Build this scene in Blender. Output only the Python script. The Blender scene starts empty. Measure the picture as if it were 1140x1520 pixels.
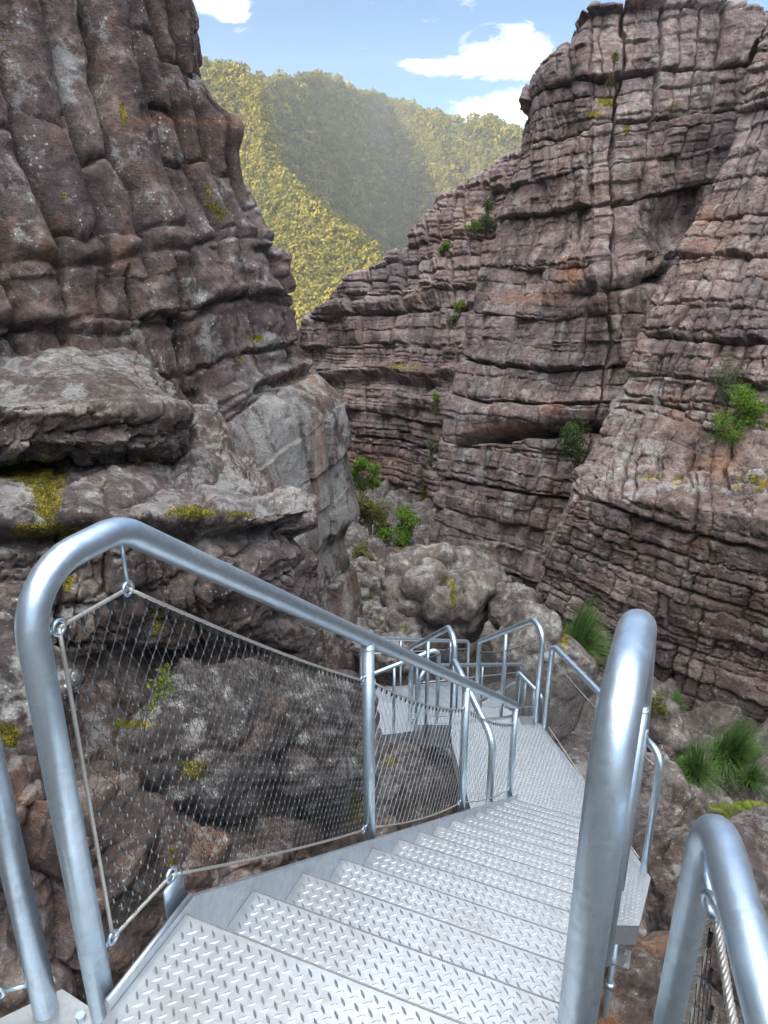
import bpy, math, random
import numpy as np
from mathutils import Vector
R = math.radians
rng = np.random.default_rng(7)
random.seed(7)
scene = bpy.context.scene
COL = scene.collection

# ------------------------------------------------------------------ camera
F = 1140.0; TH = R(21.2); CT, ST = math.cos(TH), math.sin(TH)
cam = bpy.data.cameras.new('camera'); camo = bpy.data.objects.new('camera', cam); COL.objects.link(camo)
cam.sensor_fit = 'VERTICAL'; cam.sensor_height = 36.0; cam.lens = 36.0 * F / 1520.0
cam.clip_start = 0.02; cam.clip_end = 6000
camo.location = (0, 0, 0); camo.rotation_euler = (R(90) - TH, 0, 0)
scene.camera = camo

def P(px, py, y):
    """world point seen in direction (px, py) of the photograph, y metres ahead"""
    x = (px - 570) / F; u = (760 - py) / F
    d = np.array([x, CT + u * ST, -ST + u * CT])
    return d * (y / d[1])
def PZ(px, py, z):
    x = (px - 570) / F; u = (760 - py) / F
    d = np.array([x, CT + u * ST, -ST + u * CT])
    return d * (z / d[2])
def proj(v):
    f = np.maximum(v[..., 1] * CT - v[..., 2] * ST, 0.05); u = v[..., 1] * ST + v[..., 2] * CT
    return 570 + F * v[..., 0] / f, 760 - F * u / f
PSI = R(22.8)
DD = np.array([math.sin(PSI), math.cos(PSI), 0.0]); CC = np.array([math.cos(PSI), -math.sin(PSI), 0.0])
def W(s, c, z): return DD * s + CC * c + np.array([0, 0, z])

# ------------------------------------------------------------------ noise
def h3(i, j, k, seed=0):
    n = (i.astype(np.int64) * 374761393 + j.astype(np.int64) * 668265263 + k.astype(np.int64) * 2147483647 + seed * 1274126177) & 0xffffffff
    n = ((n ^ (n >> 13)) * 1274126177) & 0xffffffff
    n = ((n ^ (n >> 16)) * 2246822519) & 0xffffffff
    n = n ^ (n >> 15)
    return (n & 0xffffff).astype(np.float64) / 0xffffff
def vnoise(p, seed=0):
    i = np.floor(p).astype(np.int64); f = p - i
    f = f * f * f * (f * (f * 6 - 15) + 10)
    r = 0
    for a in (0, 1):
        wa = f[..., 0] if a else 1 - f[..., 0]
        for b in (0, 1):
            wb = f[..., 1] if b else 1 - f[..., 1]
            for c in (0, 1):
                wc = f[..., 2] if c else 1 - f[..., 2]
                r = r + wa * wb * wc * h3(i[..., 0] + a, i[..., 1] + b, i[..., 2] + c, seed)
    return r * 2 - 1
def fbm(p, oct=4, seed=0, gain=0.5, lac=2.03):
    t = 0; a = 1.0; q = np.array(p, float)
    for o in range(oct):
        t = t + a * vnoise(q, seed + o * 17); q = q * lac + 11.3; a *= gain
    return t
def ridged(p, oct=4, seed=0):
    t = 0; a = 1.0; q = np.array(p, float)
    for o in range(oct):
        t = t + a * (1 - np.abs(vnoise(q, seed + o * 17)) * 2); q = q * 2.1 + 5.7; a *= 0.5
    return t
def worley(p, seed=0):
    """F1, F2 and the cell's hash for 3D points"""
    i = np.floor(p).astype(np.int64); f1 = np.full(p.shape[:-1], 9.0); f2 = f1.copy(); idh = np.zeros(p.shape[:-1])
    for a in (-1, 0, 1):
        for b in (-1, 0, 1):
            for c in (-1, 0, 1):
                I = i + np.array([a, b, c])
                q = [h3(I[..., 0], I[..., 1], I[..., 2], seed + k) for k in (1, 2, 3)]
                d = np.sqrt(sum((I[..., k] + q[k] - p[..., k]) ** 2 for k in range(3)))
                m = d < f1
                f2 = np.where(m, f1, np.minimum(f2, d)); idh = np.where(m, q[0], idh); f1 = np.where(m, d, f1)
    return f1, f2, idh
def sst(a, b, x):
    t = np.clip((x - a) / (b - a), 0, 1); return t * t * (3 - 2 * t)
def gauss(px, py, cx, cy, sx, sy): return np.exp(-((px - cx) / sx) ** 2 - ((py - cy) / sy) ** 2)

# ------------------------------------------------------------------ mesh helpers
def props(o, label=None, cat=None, group=None, kind=None):
    if label: o['label'] = label
    if cat: o['category'] = cat
    if group: o['group'] = group
    if kind: o['kind'] = kind
    return o
def mesh_np(name, V, faces, mat, parent=None, smooth=True, attrs=None):
    """faces: int array (n, k) or list of such arrays"""
    V = np.asarray(V, np.float32).reshape(-1, 3)
    fl = faces if isinstance(faces, list) else [faces]
    fl = [np.asarray(f, np.int32) for f in fl if len(f)]
    me = bpy.data.meshes.new(name)
    me.vertices.add(len(V)); me.vertices.foreach_set('co', V.ravel())
    loops = np.concatenate([f.ravel() for f in fl]); sizes = np.concatenate([np.full(len(f), f.shape[1], np.int32) for f in fl])
    me.loops.add(len(loops)); me.loops.foreach_set('vertex_index', loops)
    me.polygons.add(len(sizes)); st = np.concatenate([[0], np.cumsum(sizes)[:-1]]).astype(np.int32)
    me.polygons.foreach_set('loop_start', st); me.polygons.foreach_set('loop_total', sizes)
    me.polygons.foreach_set('use_smooth', np.full(len(sizes), smooth))
    me.update(calc_edges=True)
    for k, a in (attrs or {}).items():
        at = me.attributes.new(k, 'FLOAT', 'POINT'); at.data.foreach_set('value', np.asarray(a, np.float32).ravel())
    if mat: me.materials.append(mat)
    o = bpy.data.objects.new(name, me); COL.objects.link(o)
    if parent: o.parent = parent
    return o
class MB:
    def __init__(s): s.V = []; s.F = {}; s.n = 0
    def add(s, V, faces):
        V = np.asarray(V, float).reshape(-1, 3); s.V.append(V)
        for f in (faces if isinstance(faces, list) else [faces]):
            f = np.asarray(f, np.int64)
            if len(f): s.F.setdefault(f.shape[1], []).append(f + s.n)
        s.n += len(V); return s
    def build(s, name, mat, parent=None, smooth=False, attrs=None):
        return mesh_np(name, np.concatenate(s.V), [np.concatenate(v) for v in s.F.values()], mat, parent, smooth, attrs)
def empty(name, loc, label, cat, group=None):
    o = bpy.data.objects.new(name, None); COL.objects.link(o); o.empty_display_size = 0.1
    o.location = loc; return props(o, label, cat, group)
def attach(o, root):
    """parts are built in world coordinates; keep them there under a root that stands elsewhere"""
    o.parent = root; o.location = -Vector(root.location); return o

def fillet(pts, rad, n=7):
    pts = [np.asarray(p, float) for p in pts]; out = [pts[0]]
    for k in range(1, len(pts) - 1):
        a, b, c = pts[k - 1], pts[k], pts[k + 1]
        u = (a - b); v = (c - b); lu, lv = np.linalg.norm(u), np.linalg.norm(v); u /= lu; v /= lv
        cosang = np.clip(u @ v, -1, 1); half = math.acos(cosang) / 2
        if abs(half - math.pi / 2) < 0.02: out.append(b); continue
        d = min(rad / math.tan(half), lu * 0.49, lv * 0.49); r = d * math.tan(half)
        bis = (u + v) / np.linalg.norm(u + v); cen = b + bis * (r / math.sin(half))
        s0 = b + u * d - cen; e0 = b + v * d - cen
        tot = math.acos(np.clip((s0 @ e0) / (r * r), -1, 1))
        for t in np.linspace(0, 1, n):
            out.append(cen + (math.sin((1 - t) * tot) * s0 + math.sin(t * tot) * e0) / math.sin(tot))
    out.append(pts[-1]); return np.array(out)
def tube(mb, pts, r, seg=16, caps=True):
    pts = np.asarray(pts, float); n = len(pts)
    T = np.gradient(pts, axis=0); T /= np.linalg.norm(T, axis=1)[:, None]
    up = np.array([0, 0, 1.0]) if abs(T[0, 2]) < 0.9 else np.array([1.0, 0, 0])
    N = np.cross(T[0], up); N /= np.linalg.norm(N)
    rr = np.broadcast_to(np.asarray(r, float), (n,)); V = []
    a = np.linspace(0, 2 * np.pi, seg, endpoint=False)
    for k in range(n):
        N = N - T[k] * (N @ T[k]); N /= np.linalg.norm(N); B = np.cross(T[k], N)
        V.append(pts[k] + rr[k] * (np.cos(a)[:, None] * N + np.sin(a)[:, None] * B))
    V = np.concatenate(V)
    i = np.arange(n - 1)[:, None] * seg; j = np.arange(seg)[None, :]; j2 = (j + 1) % seg
    Fq = np.stack([i + j, i + seg + j, i + seg + j2, i + j2], -1).reshape(-1, 4)
    fs = [Fq]
    if caps:
        cv = np.array([pts[0], pts[-1]]); b = len(V); V = np.concatenate([V, cv]); jj = np.arange(seg); j3 = (jj + 1) % seg
        fs += [np.stack([np.full(seg, b), jj, j3], -1), np.stack([np.full(seg, b + 1), (n - 1) * seg + j3, (n - 1) * seg + jj], -1)]
    mb.add(V, fs); return mb
def sticks(mb, A, B, r, seg=4):
    """many straight thin prisms at once"""
    A = np.asarray(A, float); B = np.asarray(B, float); d = B - A; L = np.linalg.norm(d, axis=1)[:, None]; d = d / np.maximum(L, 1e-9)
    ref = np.where(np.abs(d[:, 2:3]) < 0.9, np.array([[0, 0, 1.0]]), np.array([[1.0, 0, 0]]))
    n1 = np.cross(d, ref); n1 /= np.linalg.norm(n1, axis=1)[:, None]; n2 = np.cross(d, n1)
    a = np.linspace(0, 2 * np.pi, seg, endpoint=False)
    off = r * (np.cos(a)[None, :, None] * n1[:, None] + np.sin(a)[None, :, None] * n2[:, None])
    V = np.concatenate([A[:, None] + off, B[:, None] + off], 1)
    base = np.arange(len(A))[:, None] * (2 * seg); j = np.arange(seg)[None]; j2 = (j + 1) % seg
    Fq = np.stack([base + j, base + seg + j, base + seg + j2, base + j2], -1).reshape(-1, 4)
    mb.add(V.reshape(-1, 3), [Fq]); return mb
def box(mb, o, ax, ay, az):
    o, ax, ay, az = [np.asarray(v, float) for v in (o, ax, ay, az)]
    V = [o + ax * i + ay * j + az * k for i in (0, 1) for j in (0, 1) for k in (0, 1)]
    mb.add(V, np.array([[0, 1, 3, 2], [4, 6, 7, 5], [0, 4, 5, 1], [2, 3, 7, 6], [0, 2, 6, 4], [1, 5, 7, 3]])); return mb
def prism(mb, poly, dz):
    """vertical prism under a horizontal polygon (top at the polygon)"""
    poly = np.asarray(poly, float); n = len(poly); low = poly - np.array([0, 0, dz])
    V = np.concatenate([poly, low]); i = np.arange(n); j = (i + 1) % n
    mb.add(V, [np.array([i]), np.array([i[::-1] + n]), np.stack([i, i + n, j + n, j], -1)]); return mb

# ------------------------------------------------------------------ materials
class NT:
    def __init__(s, name):
        s.m = bpy.data.materials.new(name); s.m.use_nodes = True; s.t = s.m.node_tree; s.t.nodes.clear()
        s.out = s.t.nodes.new('ShaderNodeOutputMaterial')
    def n(s, typ, **kw):
        nd = s.t.nodes.new(typ); ins = kw.pop('i', {})
        for k, v in kw.items(): setattr(nd, k, v)
        for k, v in ins.items(): s.put(nd.inputs[k], v)
        return nd
    def put(s, sock, v):
        if hasattr(v, 'is_linked') or isinstance(v, bpy.types.NodeSocket): s.t.links.new(v, sock)
        elif isinstance(v, (tuple, list)) and len(v) == 3 and sock.type == 'RGBA': sock.default_value = (*v, 1)
        else: sock.default_value = v
    def noise(s, vec, scale, detail=6, rough=0.6, dist=0.0):
        return s.n('ShaderNodeTexNoise', i={'Vector': vec, 'Scale': scale, 'Detail': detail, 'Roughness': rough, 'Distortion': dist}).outputs['Fac']
    def ramp(s, fac, stops, interp='LINEAR'):
        nd = s.n('ShaderNodeValToRGB', i={'Fac': fac}); r = nd.color_ramp; r.interpolation = interp
        while len(r.elements) > 1: r.elements.remove(r.elements[0])
        for k, (p, c) in enumerate(stops):
            e = r.elements[0] if k == 0 else r.elements.new(p)
            e.position = p; e.color = (*c, 1) if isinstance(c, (tuple, list)) else (c, c, c, 1)
        return nd.outputs['Color']
    def mix(s, fac, a, b, mode='MIX'):
        nd = s.n('ShaderNodeMix', data_type='RGBA', blend_type=mode)
        s.put(nd.inputs[0], fac); s.put(nd.inputs[6], a); s.put(nd.inputs[7], b); return nd.outputs[2]
    def math(s, op, a, b=None, clamp=False):
        nd = s.n('ShaderNodeMath', operation=op, use_clamp=clamp); s.put(nd.inputs[0], a)
        if b is not None: s.put(nd.inputs[1], b)
        return nd.outputs[0]
    def attr(s, name): return s.n('ShaderNodeAttribute', attribute_name=name).outputs['Fac']
    def bump(s, h, strength, dist, normal=None):
        nd = s.n('ShaderNodeBump', i={'Height': h, 'Strength': strength, 'Distance': dist})
        if normal is not None: s.put(nd.inputs['Normal'], normal)
        return nd.outputs['Normal']
    def finish(s, shader): s.t.links.new(shader, s.out.inputs['Surface']); return s.m

def rock_mat(name, cols, k=1.0, lichen=0.5, warm=0.3, bump=1.0, speck=0.5):
    """cols: dark, mid, pale. k: feature scale (1 = near rock). The float attributes lichen / rust / moss / stain lie on the mesh."""
    t = NT(name); tc = t.n('ShaderNodeTexCoord').outputs['Object']
    geo = t.n('ShaderNodeNewGeometry'); nz = t.n('ShaderNodeSeparateXYZ', i={0: geo.outputs['Normal']}).outputs['Z']
    n1 = t.noise(tc, 0.9 * k, 4, 0.62, 0.4); n2 = t.noise(tc, 5.5 * k, 6, 0.72); n3 = t.noise(tc, 42 * k, 3, 0.7)
    st = t.n('ShaderNodeMapping', i={'Vector': tc, 'Scale': (1.6, 1.6, 0.16)}).outputs[0]
    n4 = t.noise(st, 1.5 * k, 5, 0.65, 0.6)
    c = t.ramp(t.math('ADD', t.math('MULTIPLY', n1, 0.5), t.math('MULTIPLY', n2, 0.5)), [(0.36, cols[0]), (0.51, cols[1]), (0.66, cols[2])])
    c = t.mix(t.math('MULTIPLY', t.ramp(n4, [(0.50, 0.0), (0.62, 1.0)]), 0.6), c, (cols[0][0] * .5, cols[0][1] * .5, cols[0][2] * .56))   # old water streaks
    bn = t.noise(tc, 0.33 * k, 3, 0.55, 0.5)
    c = t.mix(t.math('MULTIPLY', t.ramp(bn, [(0.46, 0.0), (0.64, 1.0)]), 0.5), c, t.mix(n2, (cols[0][0] * .9, cols[0][2] * .95, cols[0][2]), (cols[2][0] * .82, cols[2][1] * .85, cols[2][1] * .86)))   # greyer beds
    wn = t.noise(tc, 1.7 * k, 3, 0.6, 0.8)
    c = t.mix(t.math('MULTIPLY', t.ramp(wn, [(0.54, 0.0), (0.70, 1.0)]), warm), c, (0.27, 0.125, 0.06))
    c = t.mix(t.math('MULTIPLY', t.attr('rust'), t.ramp(n2, [(0.3, 0.25), (0.62, 1.0)])), c, (0.46, 0.19, 0.065))
    c = t.mix(t.attr('stain_shade'), c, (0.03, 0.026, 0.028))
    # lichen: pale crusts in patches plus fine flecks, a little heavier where the surface looks up
    ln = t.noise(tc, 2.6 * k, 7, 0.75, 0.3); la = t.attr('lichen')
    up = t.math('MULTIPLY', t.math('MAXIMUM', nz, 0.0), 0.07)
    lf = t.math('ADD', t.math('ADD', ln, up), t.math('MULTIPLY', la, 0.15))
    lm = t.math('MULTIPLY', t.math('MULTIPLY', t.ramp(lf, [(0.62, 0.0), (0.70, 1.0)]), lichen, True), t.ramp(n4, [(0.46, 1.0), (0.60, 0.30)]))
    c = t.mix(lm, c, t.mix(n2, (0.22, 0.23, 0.215), (0.62, 0.63, 0.60)))
    vo = t.n('ShaderNodeTexVoronoi', i={'Vector': tc, 'Scale': 15 * k, 'Randomness': 1.0})
    sp = t.math('MULTIPLY', t.ramp(t.math('ADD', vo.outputs['Distance'], t.math('MULTIPLY', t.math('SUBTRACT', n2, 0.5), -1.3)), [(0.06, 1.0), (0.16, 0.0)]), t.ramp(ln, [(0.44, 0.0), (0.60, speck)]))
    c = t.mix(sp, c, (0.62, 0.63, 0.61))
    c = t.mix(t.ramp(n3, [(0.28, 0.5), (0.5, 0.0)]), c, (0.02, 0.018, 0.018))
    mo = t.attr('moss'); mn = t.noise(tc, 9 * k, 4, 0.7)
    mf = t.ramp(t.math('ADD', mo, t.math('MULTIPLY', t.math('SUBTRACT', mn, 0.5), 1.6)), [(0.44, 0.0), (0.58, 1.0)])
    mcol = t.ramp(t.math('ADD', t.math('MULTIPLY', n3, .6), t.math('MULTIPLY', n2, .4)), [(0.40, (0.02, 0.03, 0.005)), (0.5, (0.10, 0.10, 0.010)), (0.60, (0.44, 0.30, 0.02))])
    c = t.mix(mf, c, mcol)
    h = t.math('ADD', t.math('MULTIPLY', n2, 1.2), t.math('MULTIPLY', n3, 0.34))
    nrm = t.bump(h, 1.0 * bump, 0.10 / k)
    b = t.n('ShaderNodeBsdfPrincipled', i={'Base Color': c, 'Roughness': 0.85, 'Normal': nrm})
    b.inputs['Specular IOR Level'].default_value = 0.35
    return t.finish(b.outputs[0])

def steel_mat(name, base, rough, metallic=0.9, dirt=0.15, k=1.0):
    t = NT(name); tc = t.n('ShaderNodeTexCoord').outputs['Object']
    vo = t.n('ShaderNodeTexVoronoi', i={'Vector': tc, 'Scale': 55 * k}); sp = t.n('ShaderNodeSeparateColor', i={0: vo.outputs['Color']}).outputs[0]
    n1 = t.noise(tc, 5 * k, 6, 0.6); n2 = t.noise(tc, 45 * k, 5, 0.65)
    c = t.mix(t.math('MULTIPLY', sp, 0.42), base, (base[0] * .72, base[1] * .74, base[2] * .77))
    c = t.mix(t.ramp(n1, [(0.5, 0.0), (0.75, 0.35)]), c, (base[0] * .8, base[1] * .8, base[2] * .8))
    dm = t.math('MULTIPLY', t.ramp(t.math('ADD', t.math('MULTIPLY', n1, 0.6), t.math('MULTIPLY', n2, 0.4)), [(0.52, 0.0), (0.66, 1.0)]), dirt)
    c = t.mix(dm, c, (0.16, 0.13, 0.10))
    r = t.math('ADD', rough, t.math('ADD', t.math('MULTIPLY', n2, 0.16), t.math('MULTIPLY', dm, 0.3)))
    nrm = t.bump(t.math('ADD', n2, t.math('MULTIPLY', n1, 0.6)), 0.09, 0.01)
    b = t.n('ShaderNodeBsdfPrincipled', i={'Base Color': c, 'Roughness': r, 'Metallic': t.math('SUBTRACT', metallic, t.math('MULTIPLY', dm, 0.6)), 'Normal': nrm})
    return t.finish(b.outputs[0])
def plain_mat(name, col, rough=0.6, metallic=0.0):
    t = NT(name); tc = t.n('ShaderNodeTexCoord').outputs['Object']
    n = t.noise(tc, 30, 4); c = t.mix(t.math('MULTIPLY', n, 0.5), col, tuple(v * .6 for v in col))
    return t.finish(t.n('ShaderNodeBsdfPrincipled', i={'Base Color': c, 'Roughness': rough, 'Metallic': metallic}).outputs[0])
def leaf_mat(name, a, b, trans=0.35, scale=3.0):
    t = NT(name); tc = t.n('ShaderNodeTexCoord').outputs['Object']
    n = t.noise(tc, scale, 4, 0.6); rn = t.attr('rnd')
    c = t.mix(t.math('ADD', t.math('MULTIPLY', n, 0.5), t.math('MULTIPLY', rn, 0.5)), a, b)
    d = t.n('ShaderNodeBsdfDiffuse', i={'Color': c}); tr = t.n('ShaderNodeBsdfTranslucent', i={'Color': c})
    m = t.n('ShaderNodeMixShader', i={0: trans, 1: d.outputs[0], 2: tr.outputs[0]})
    return t.finish(m.outputs[0])

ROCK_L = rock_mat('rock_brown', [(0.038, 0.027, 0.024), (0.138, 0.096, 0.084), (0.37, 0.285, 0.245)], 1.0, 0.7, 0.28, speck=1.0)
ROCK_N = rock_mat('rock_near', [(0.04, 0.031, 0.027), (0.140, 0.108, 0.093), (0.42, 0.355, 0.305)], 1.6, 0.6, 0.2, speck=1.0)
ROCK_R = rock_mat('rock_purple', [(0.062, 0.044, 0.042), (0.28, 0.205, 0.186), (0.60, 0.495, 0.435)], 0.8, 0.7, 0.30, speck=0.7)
ROCK_F = rock_mat('rock_red', [(0.095, 0.066, 0.064), (0.30, 0.22, 0.205), (0.55, 0.455, 0.395)], 0.5, 0.5, 0.36, speck=0.3)
ROCK_B = rock_mat('rock_boulder', [(0.055, 0.046, 0.040), (0.185, 0.160, 0.140), (0.42, 0.38, 0.335)], 1.5, 0.6, 0.18, speck=0.9)
ROCK_W = rock_mat('rock_warm', [(0.036, 0.027, 0.023), (0.120, 0.090, 0.075), (0.33, 0.26, 0.215)], 2.0, 0.4, 0.3, speck=0.7)
ROCK_D = rock_mat('rock_dark', [(0.028, 0.023, 0.021), (0.085, 0.068, 0.061), (0.26, 0.22, 0.20)], 1.8, 0.6, 0.15, speck=1.0)
GALV = steel_mat('galvanised_pipe', (0.60, 0.73, 0.84), 0.33, 0.90, 0.28)
PLATE = steel_mat('checker_plate', (0.50, 0.52, 0.525), 0.32, 0.9, 0.30, 0.8)
ROPE = steel_mat('wire_rope', (0.62, 0.60, 0.55), 0.42, 0.75, 0.3, 3)
WIRE_L = steel_mat('net_wire_bright', (0.30, 0.33, 0.36), 0.35, 0.9, 0.1, 3)
WIRE = steel_mat('net_wire', (0.05, 0.06, 0.065), 0.5, 0.5, 0.2, 3)
FERR = steel_mat('net_sleeve', (0.42, 0.46, 0.50), 0.3, 0.9, 0.1, 3)

# ------------------------------------------------------------------ rock surfaces
def blur(a, n):
    for _ in range(n):
        for ax in (0, 1):
            p = np.concatenate([np.take(a, [0], ax), a, np.take(a, [-1], ax)], ax)
            s0 = [slice(None)] * a.ndim; s1 = list(s0); s2 = list(s0)
            s0[ax] = slice(0, -2); s1[ax] = slice(1, -1); s2[ax] = slice(2, None)
            a = 0.25 * p[tuple(s0)] + 0.5 * p[tuple(s1)] + 0.25 * p[tuple(s2)]
    return a
def resample(ctrl, nu, nv, ku=None, kv=None):
    """ctrl [cols][rows][3] -> (nu, nv, 3); ku / kv: weights of each span"""
    A = np.asarray(ctrl, float)
    def along(A, n, kw):
        L = np.linalg.norm(np.diff(A, axis=0), axis=-1).mean(1)
        w = L if kw is None else L * np.asarray(kw, float)
        c = np.concatenate([[0], np.cumsum(w)]); c /= c[-1]
        t = np.linspace(0, 1, n); k = np.clip(np.searchsorted(c, t, 'right') - 1, 0, len(c) - 2); f = (t - c[k]) / (c[k + 1] - c[k])
        return A[k] * (1 - f)[:, None, None] + A[k + 1] * f[:, None, None]
    A = along(A, nu, ku); A = along(A.transpose(1, 0, 2), nv, kv).transpose(1, 0, 2)
    return A
def arc(G):
    s = np.linalg.norm(np.diff(G[..., :2], axis=0), axis=-1); s = np.concatenate([np.zeros((1, G.shape[1])), np.cumsum(s, 0)], 0)
    return np.repeat(np.median(s, axis=1)[:, None], G.shape[1], 1)
def normals(G, sign):
    du = np.gradient(G, axis=0); dv = np.gradient(G, axis=1); n = np.cross(du, dv) * sign
    return n / np.maximum(np.linalg.norm(n, axis=-1, keepdims=True), 1e-9)
def splits(lo, hi, mean, var, rg):
    b = [lo]
    while b[-1] < hi: b.append(b[-1] + mean * (1 - var + 2 * var * rg.random()))
    return np.array(b)
def block_field(s, z, pos, lt, lw, seed, groove=0.12, off=0.10, offl=0.04, gw=0.03, dip=0.0, warp=0.15, lean=0.0, hstr=1.0, vstr=1.0, bevel=0.03, bw=0.05, tilt=0.10, keep=0.75, var=0.5, chip=0.035):
    """displacement of jointed, bedded rock: flat, slightly tilted block faces in beds ~lt thick with joints every ~lw"""
    rg = np.random.default_rng(seed)
    ch = fbm(pos * (2.6 / max(lt, .3)), 3, seed + 8) * chip
    z2 = z + dip * s + warp * lt * fbm(pos * np.array([0.35, 0.35, 0.2]) / max(lt, .3), 2, seed) + ch
    zb = splits(z2.min() - 1, z2.max() + 1, lt, var, rg); li = np.searchsorted(zb, z2) - 1
    dlo = z2 - zb[li]; dhi = zb[li + 1] - z2; dz = np.minimum(dlo, dhi); zi = np.where(dlo < dhi, li, li + 1)
    hs = np.clip(rg.random(len(zb) + 2) ** 1.5 * 1.5, 0.15, 1.25)[zi] * hstr
    grp = np.cumsum(rg.random(len(zb) + 2) > keep)[li]                       # joints run through several beds before they shift
    s2 = s + lean * z + warp * lw * fbm(pos * 0.5 / max(lw, .3), 2, seed + 5) + 0.37 * lw * np.sin(grp * 2.4) + fbm(pos * (2.6 / max(lw, .3)), 3, seed + 4) * chip
    sb = splits(s2.min() - 1, s2.max() + 1, lw, var, rg); ci = np.searchsorted(sb, s2) - 1
    slo = s2 - sb[ci]; shi = sb[ci + 1] - s2; ds = np.minimum(slo, shi); si = np.where(slo < shi, ci, ci + 1)
    z0 = np.zeros_like(ci)
    vs = np.clip(h3(si, grp, z0, seed + 3) * 1.5 - 0.15, 0.0, 1.2) * vstr
    wob = 1 + 0.45 * fbm(pos * 3.1 / max(lt, .3), 2, seed + 9)
    k1 = 1 - sst(0.15, 1.0, dz / (gw * wob)); k2 = 1 - sst(0.15, 1.0, ds / (gw * wob))
    d = -groove * np.maximum(hs * k1, vs * k2) - bevel * np.maximum(np.minimum(hs, 1) * np.exp(-dz / bw), np.minimum(vs, 1) * np.exp(-ds / bw))
    d = d + off * (h3(ci, li, z0, seed + 1) * 2 - 1) * np.clip(np.minimum(hs, vs + .3) * 1.4, .2, 1) + offl * (h3(li, z0, z0, seed + 2) * 2 - 1)
    if tilt:
        d = d + tilt * ((h3(ci, li, z0 + 3, seed) * 2 - 1) * (slo - shi) * .5 + (h3(ci, li, z0 + 5, seed) * 2 - 1.25) * (dlo - dhi) * .5)
    return d
def column_field(s, z, pos, lw, lh, seed, depth=0.35, off=0.12, lean=0.1, hgro=0.07, gw=0.05):
    """rounded upright columns, each cut across by shallow joints at heights of its own"""
    rg = np.random.default_rng(seed)
    s2 = s + lean * z + 0.22 * lw * fbm(pos * 0.7, 3, seed + 5)
    sb = splits(s2.min() - 1, s2.max() + 1, lw, 0.45, rg); ci = np.searchsorted(sb, s2) - 1
    w = sb[ci + 1] - sb[ci]; f = (s2 - sb[ci]) / w; e = np.abs(2 * f - 1)
    z0 = np.zeros_like(ci)
    d = -depth * (0.55 + 0.45 * w / lw) * (1 - np.sqrt(np.clip(1 - e ** 2.6, 0, 1))) * (0.6 + 0.6 * h3(ci, z0, z0, seed + 1))
    d = d + off * (2 * h3(ci, z0, z0, seed + 2) - 1) - 0.34 * np.exp(-((1 - e) * w * .5 / .04) ** 2) * (.3 + h3(ci, z0, z0, seed + 9))
    # joints across the column
    zc = z + 0.13 * fbm(pos * 1.6, 3, seed + 6) - 0.10 * e ** 2 + 9.7 * h3(ci, z0, z0, seed + 3)
    zb = splits(zc.min() - 1, zc.max() + 1, lh, 0.55, rg); li = np.searchsorted(zb, zc) - 1
    a = zc - zb[li]; b = zb[li + 1] - zc; q = np.minimum(a, b); zi = np.where(a < b, li, li + 1)
    st = np.clip(h3(zi, ci, z0, seed + 4) * 1.5 - 0.2, 0, 1)
    d = d - hgro * st * np.exp(-(q / gw) ** 1.4) + 0.06 * (2 * h3(li, ci, z0, seed + 7) - 1) + 0.06 * (h3(li, ci, z0, seed + 11) - .6) * (a - b) - 0.07 * st * np.exp(-q / 0.10)
    return d
def grid_faces(nu, nv, flip=False):
    i = np.arange(nu - 1)[:, None] * nv; j = np.arange(nv - 1)[None]
    a = i + j; f = np.stack([a, a + nv, a + nv + 1, a + 1], -1).reshape(-1, 4)
    return f[:, ::-1] if flip else f
JOBS = []
def rock_sheet(name, ctrl, nu, nv, sign, fn, mat, ku=None, kv=None, smooth_it=8, kind='structure', label=None, cat=None, group=None, paint=None):
    def job():
        G = blur(resample(ctrl, nu, nv, ku, kv), smooth_it)
        N = blur(normals(G, sign), 10); N /= np.linalg.norm(N, axis=-1, keepdims=True)
        px, py = proj(G); s = arc(G)
        d = fn(s, G[..., 2], G, px, py, N)
        V = G + N * d[..., None]
        N2 = normals(V, sign); px, py = proj(V)
        at = dict(lichen=np.zeros(px.shape), rust=np.zeros(px.shape), moss=np.zeros(px.shape), stain_shade=np.zeros(px.shape))
        if paint: paint(at, px, py, V, N2)
        def make():
            o = mesh_np(name, V, grid_faces(nu, nv, sign < 0), mat, attrs=at); props(o, label, cat, group, kind)
        return make
    JOBS.append(job)
def run_jobs():
    from concurrent.futures import ThreadPoolExecutor
    with ThreadPoolExecutor(4) as ex:
        for mk in list(ex.map(lambda j: j(), JOBS)): mk()
    JOBS.clear()

# --- left cliff: x of its right-hand edge against height, from the photograph's outline, 13 m ahead
sil = [(300, 0), (316, 90), (332, 140), (360, 225), (386, 285), (418, 345), (430, 400), (443, 455), (450, 500), (468, 548), (500, 580), (508, 600), (514, 660), (518, 700), (522, 765), (512, 800), (522, 850), (528, 900), (532, 960)]
sp = np.array([P(a, b, 13.0) for a, b in sil])[::-1]
zr = np.array([-13, -9.5] + list(sp[:, 2]) + [4.5, 8, 14, 24, 38]); xr = np.array([sp[0, 0] + .1, sp[0, 0]] + list(sp[:, 0]) + [-3.1, -4.3, -6.3, -9.5, -14])
plan = [(-34, 90, 1.0), (-15, 46, 1.0), (-9, 30, 1.0), (-3.5, 19, 1.0), (0, 13, 1.0), (-0.95, 11.0, 0.95), (-2.05, 9.0, 0.9), (-3.2, 7.6, 0.85), (-5.6, 5.6, 0.8), (-9.0, 2.0, 0.8), (-12, -8, 0.7), (-12, -22, 0.6), (-9, -45, 0.5)]
x0 = np.interp(-1.6, zr, xr)
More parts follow.
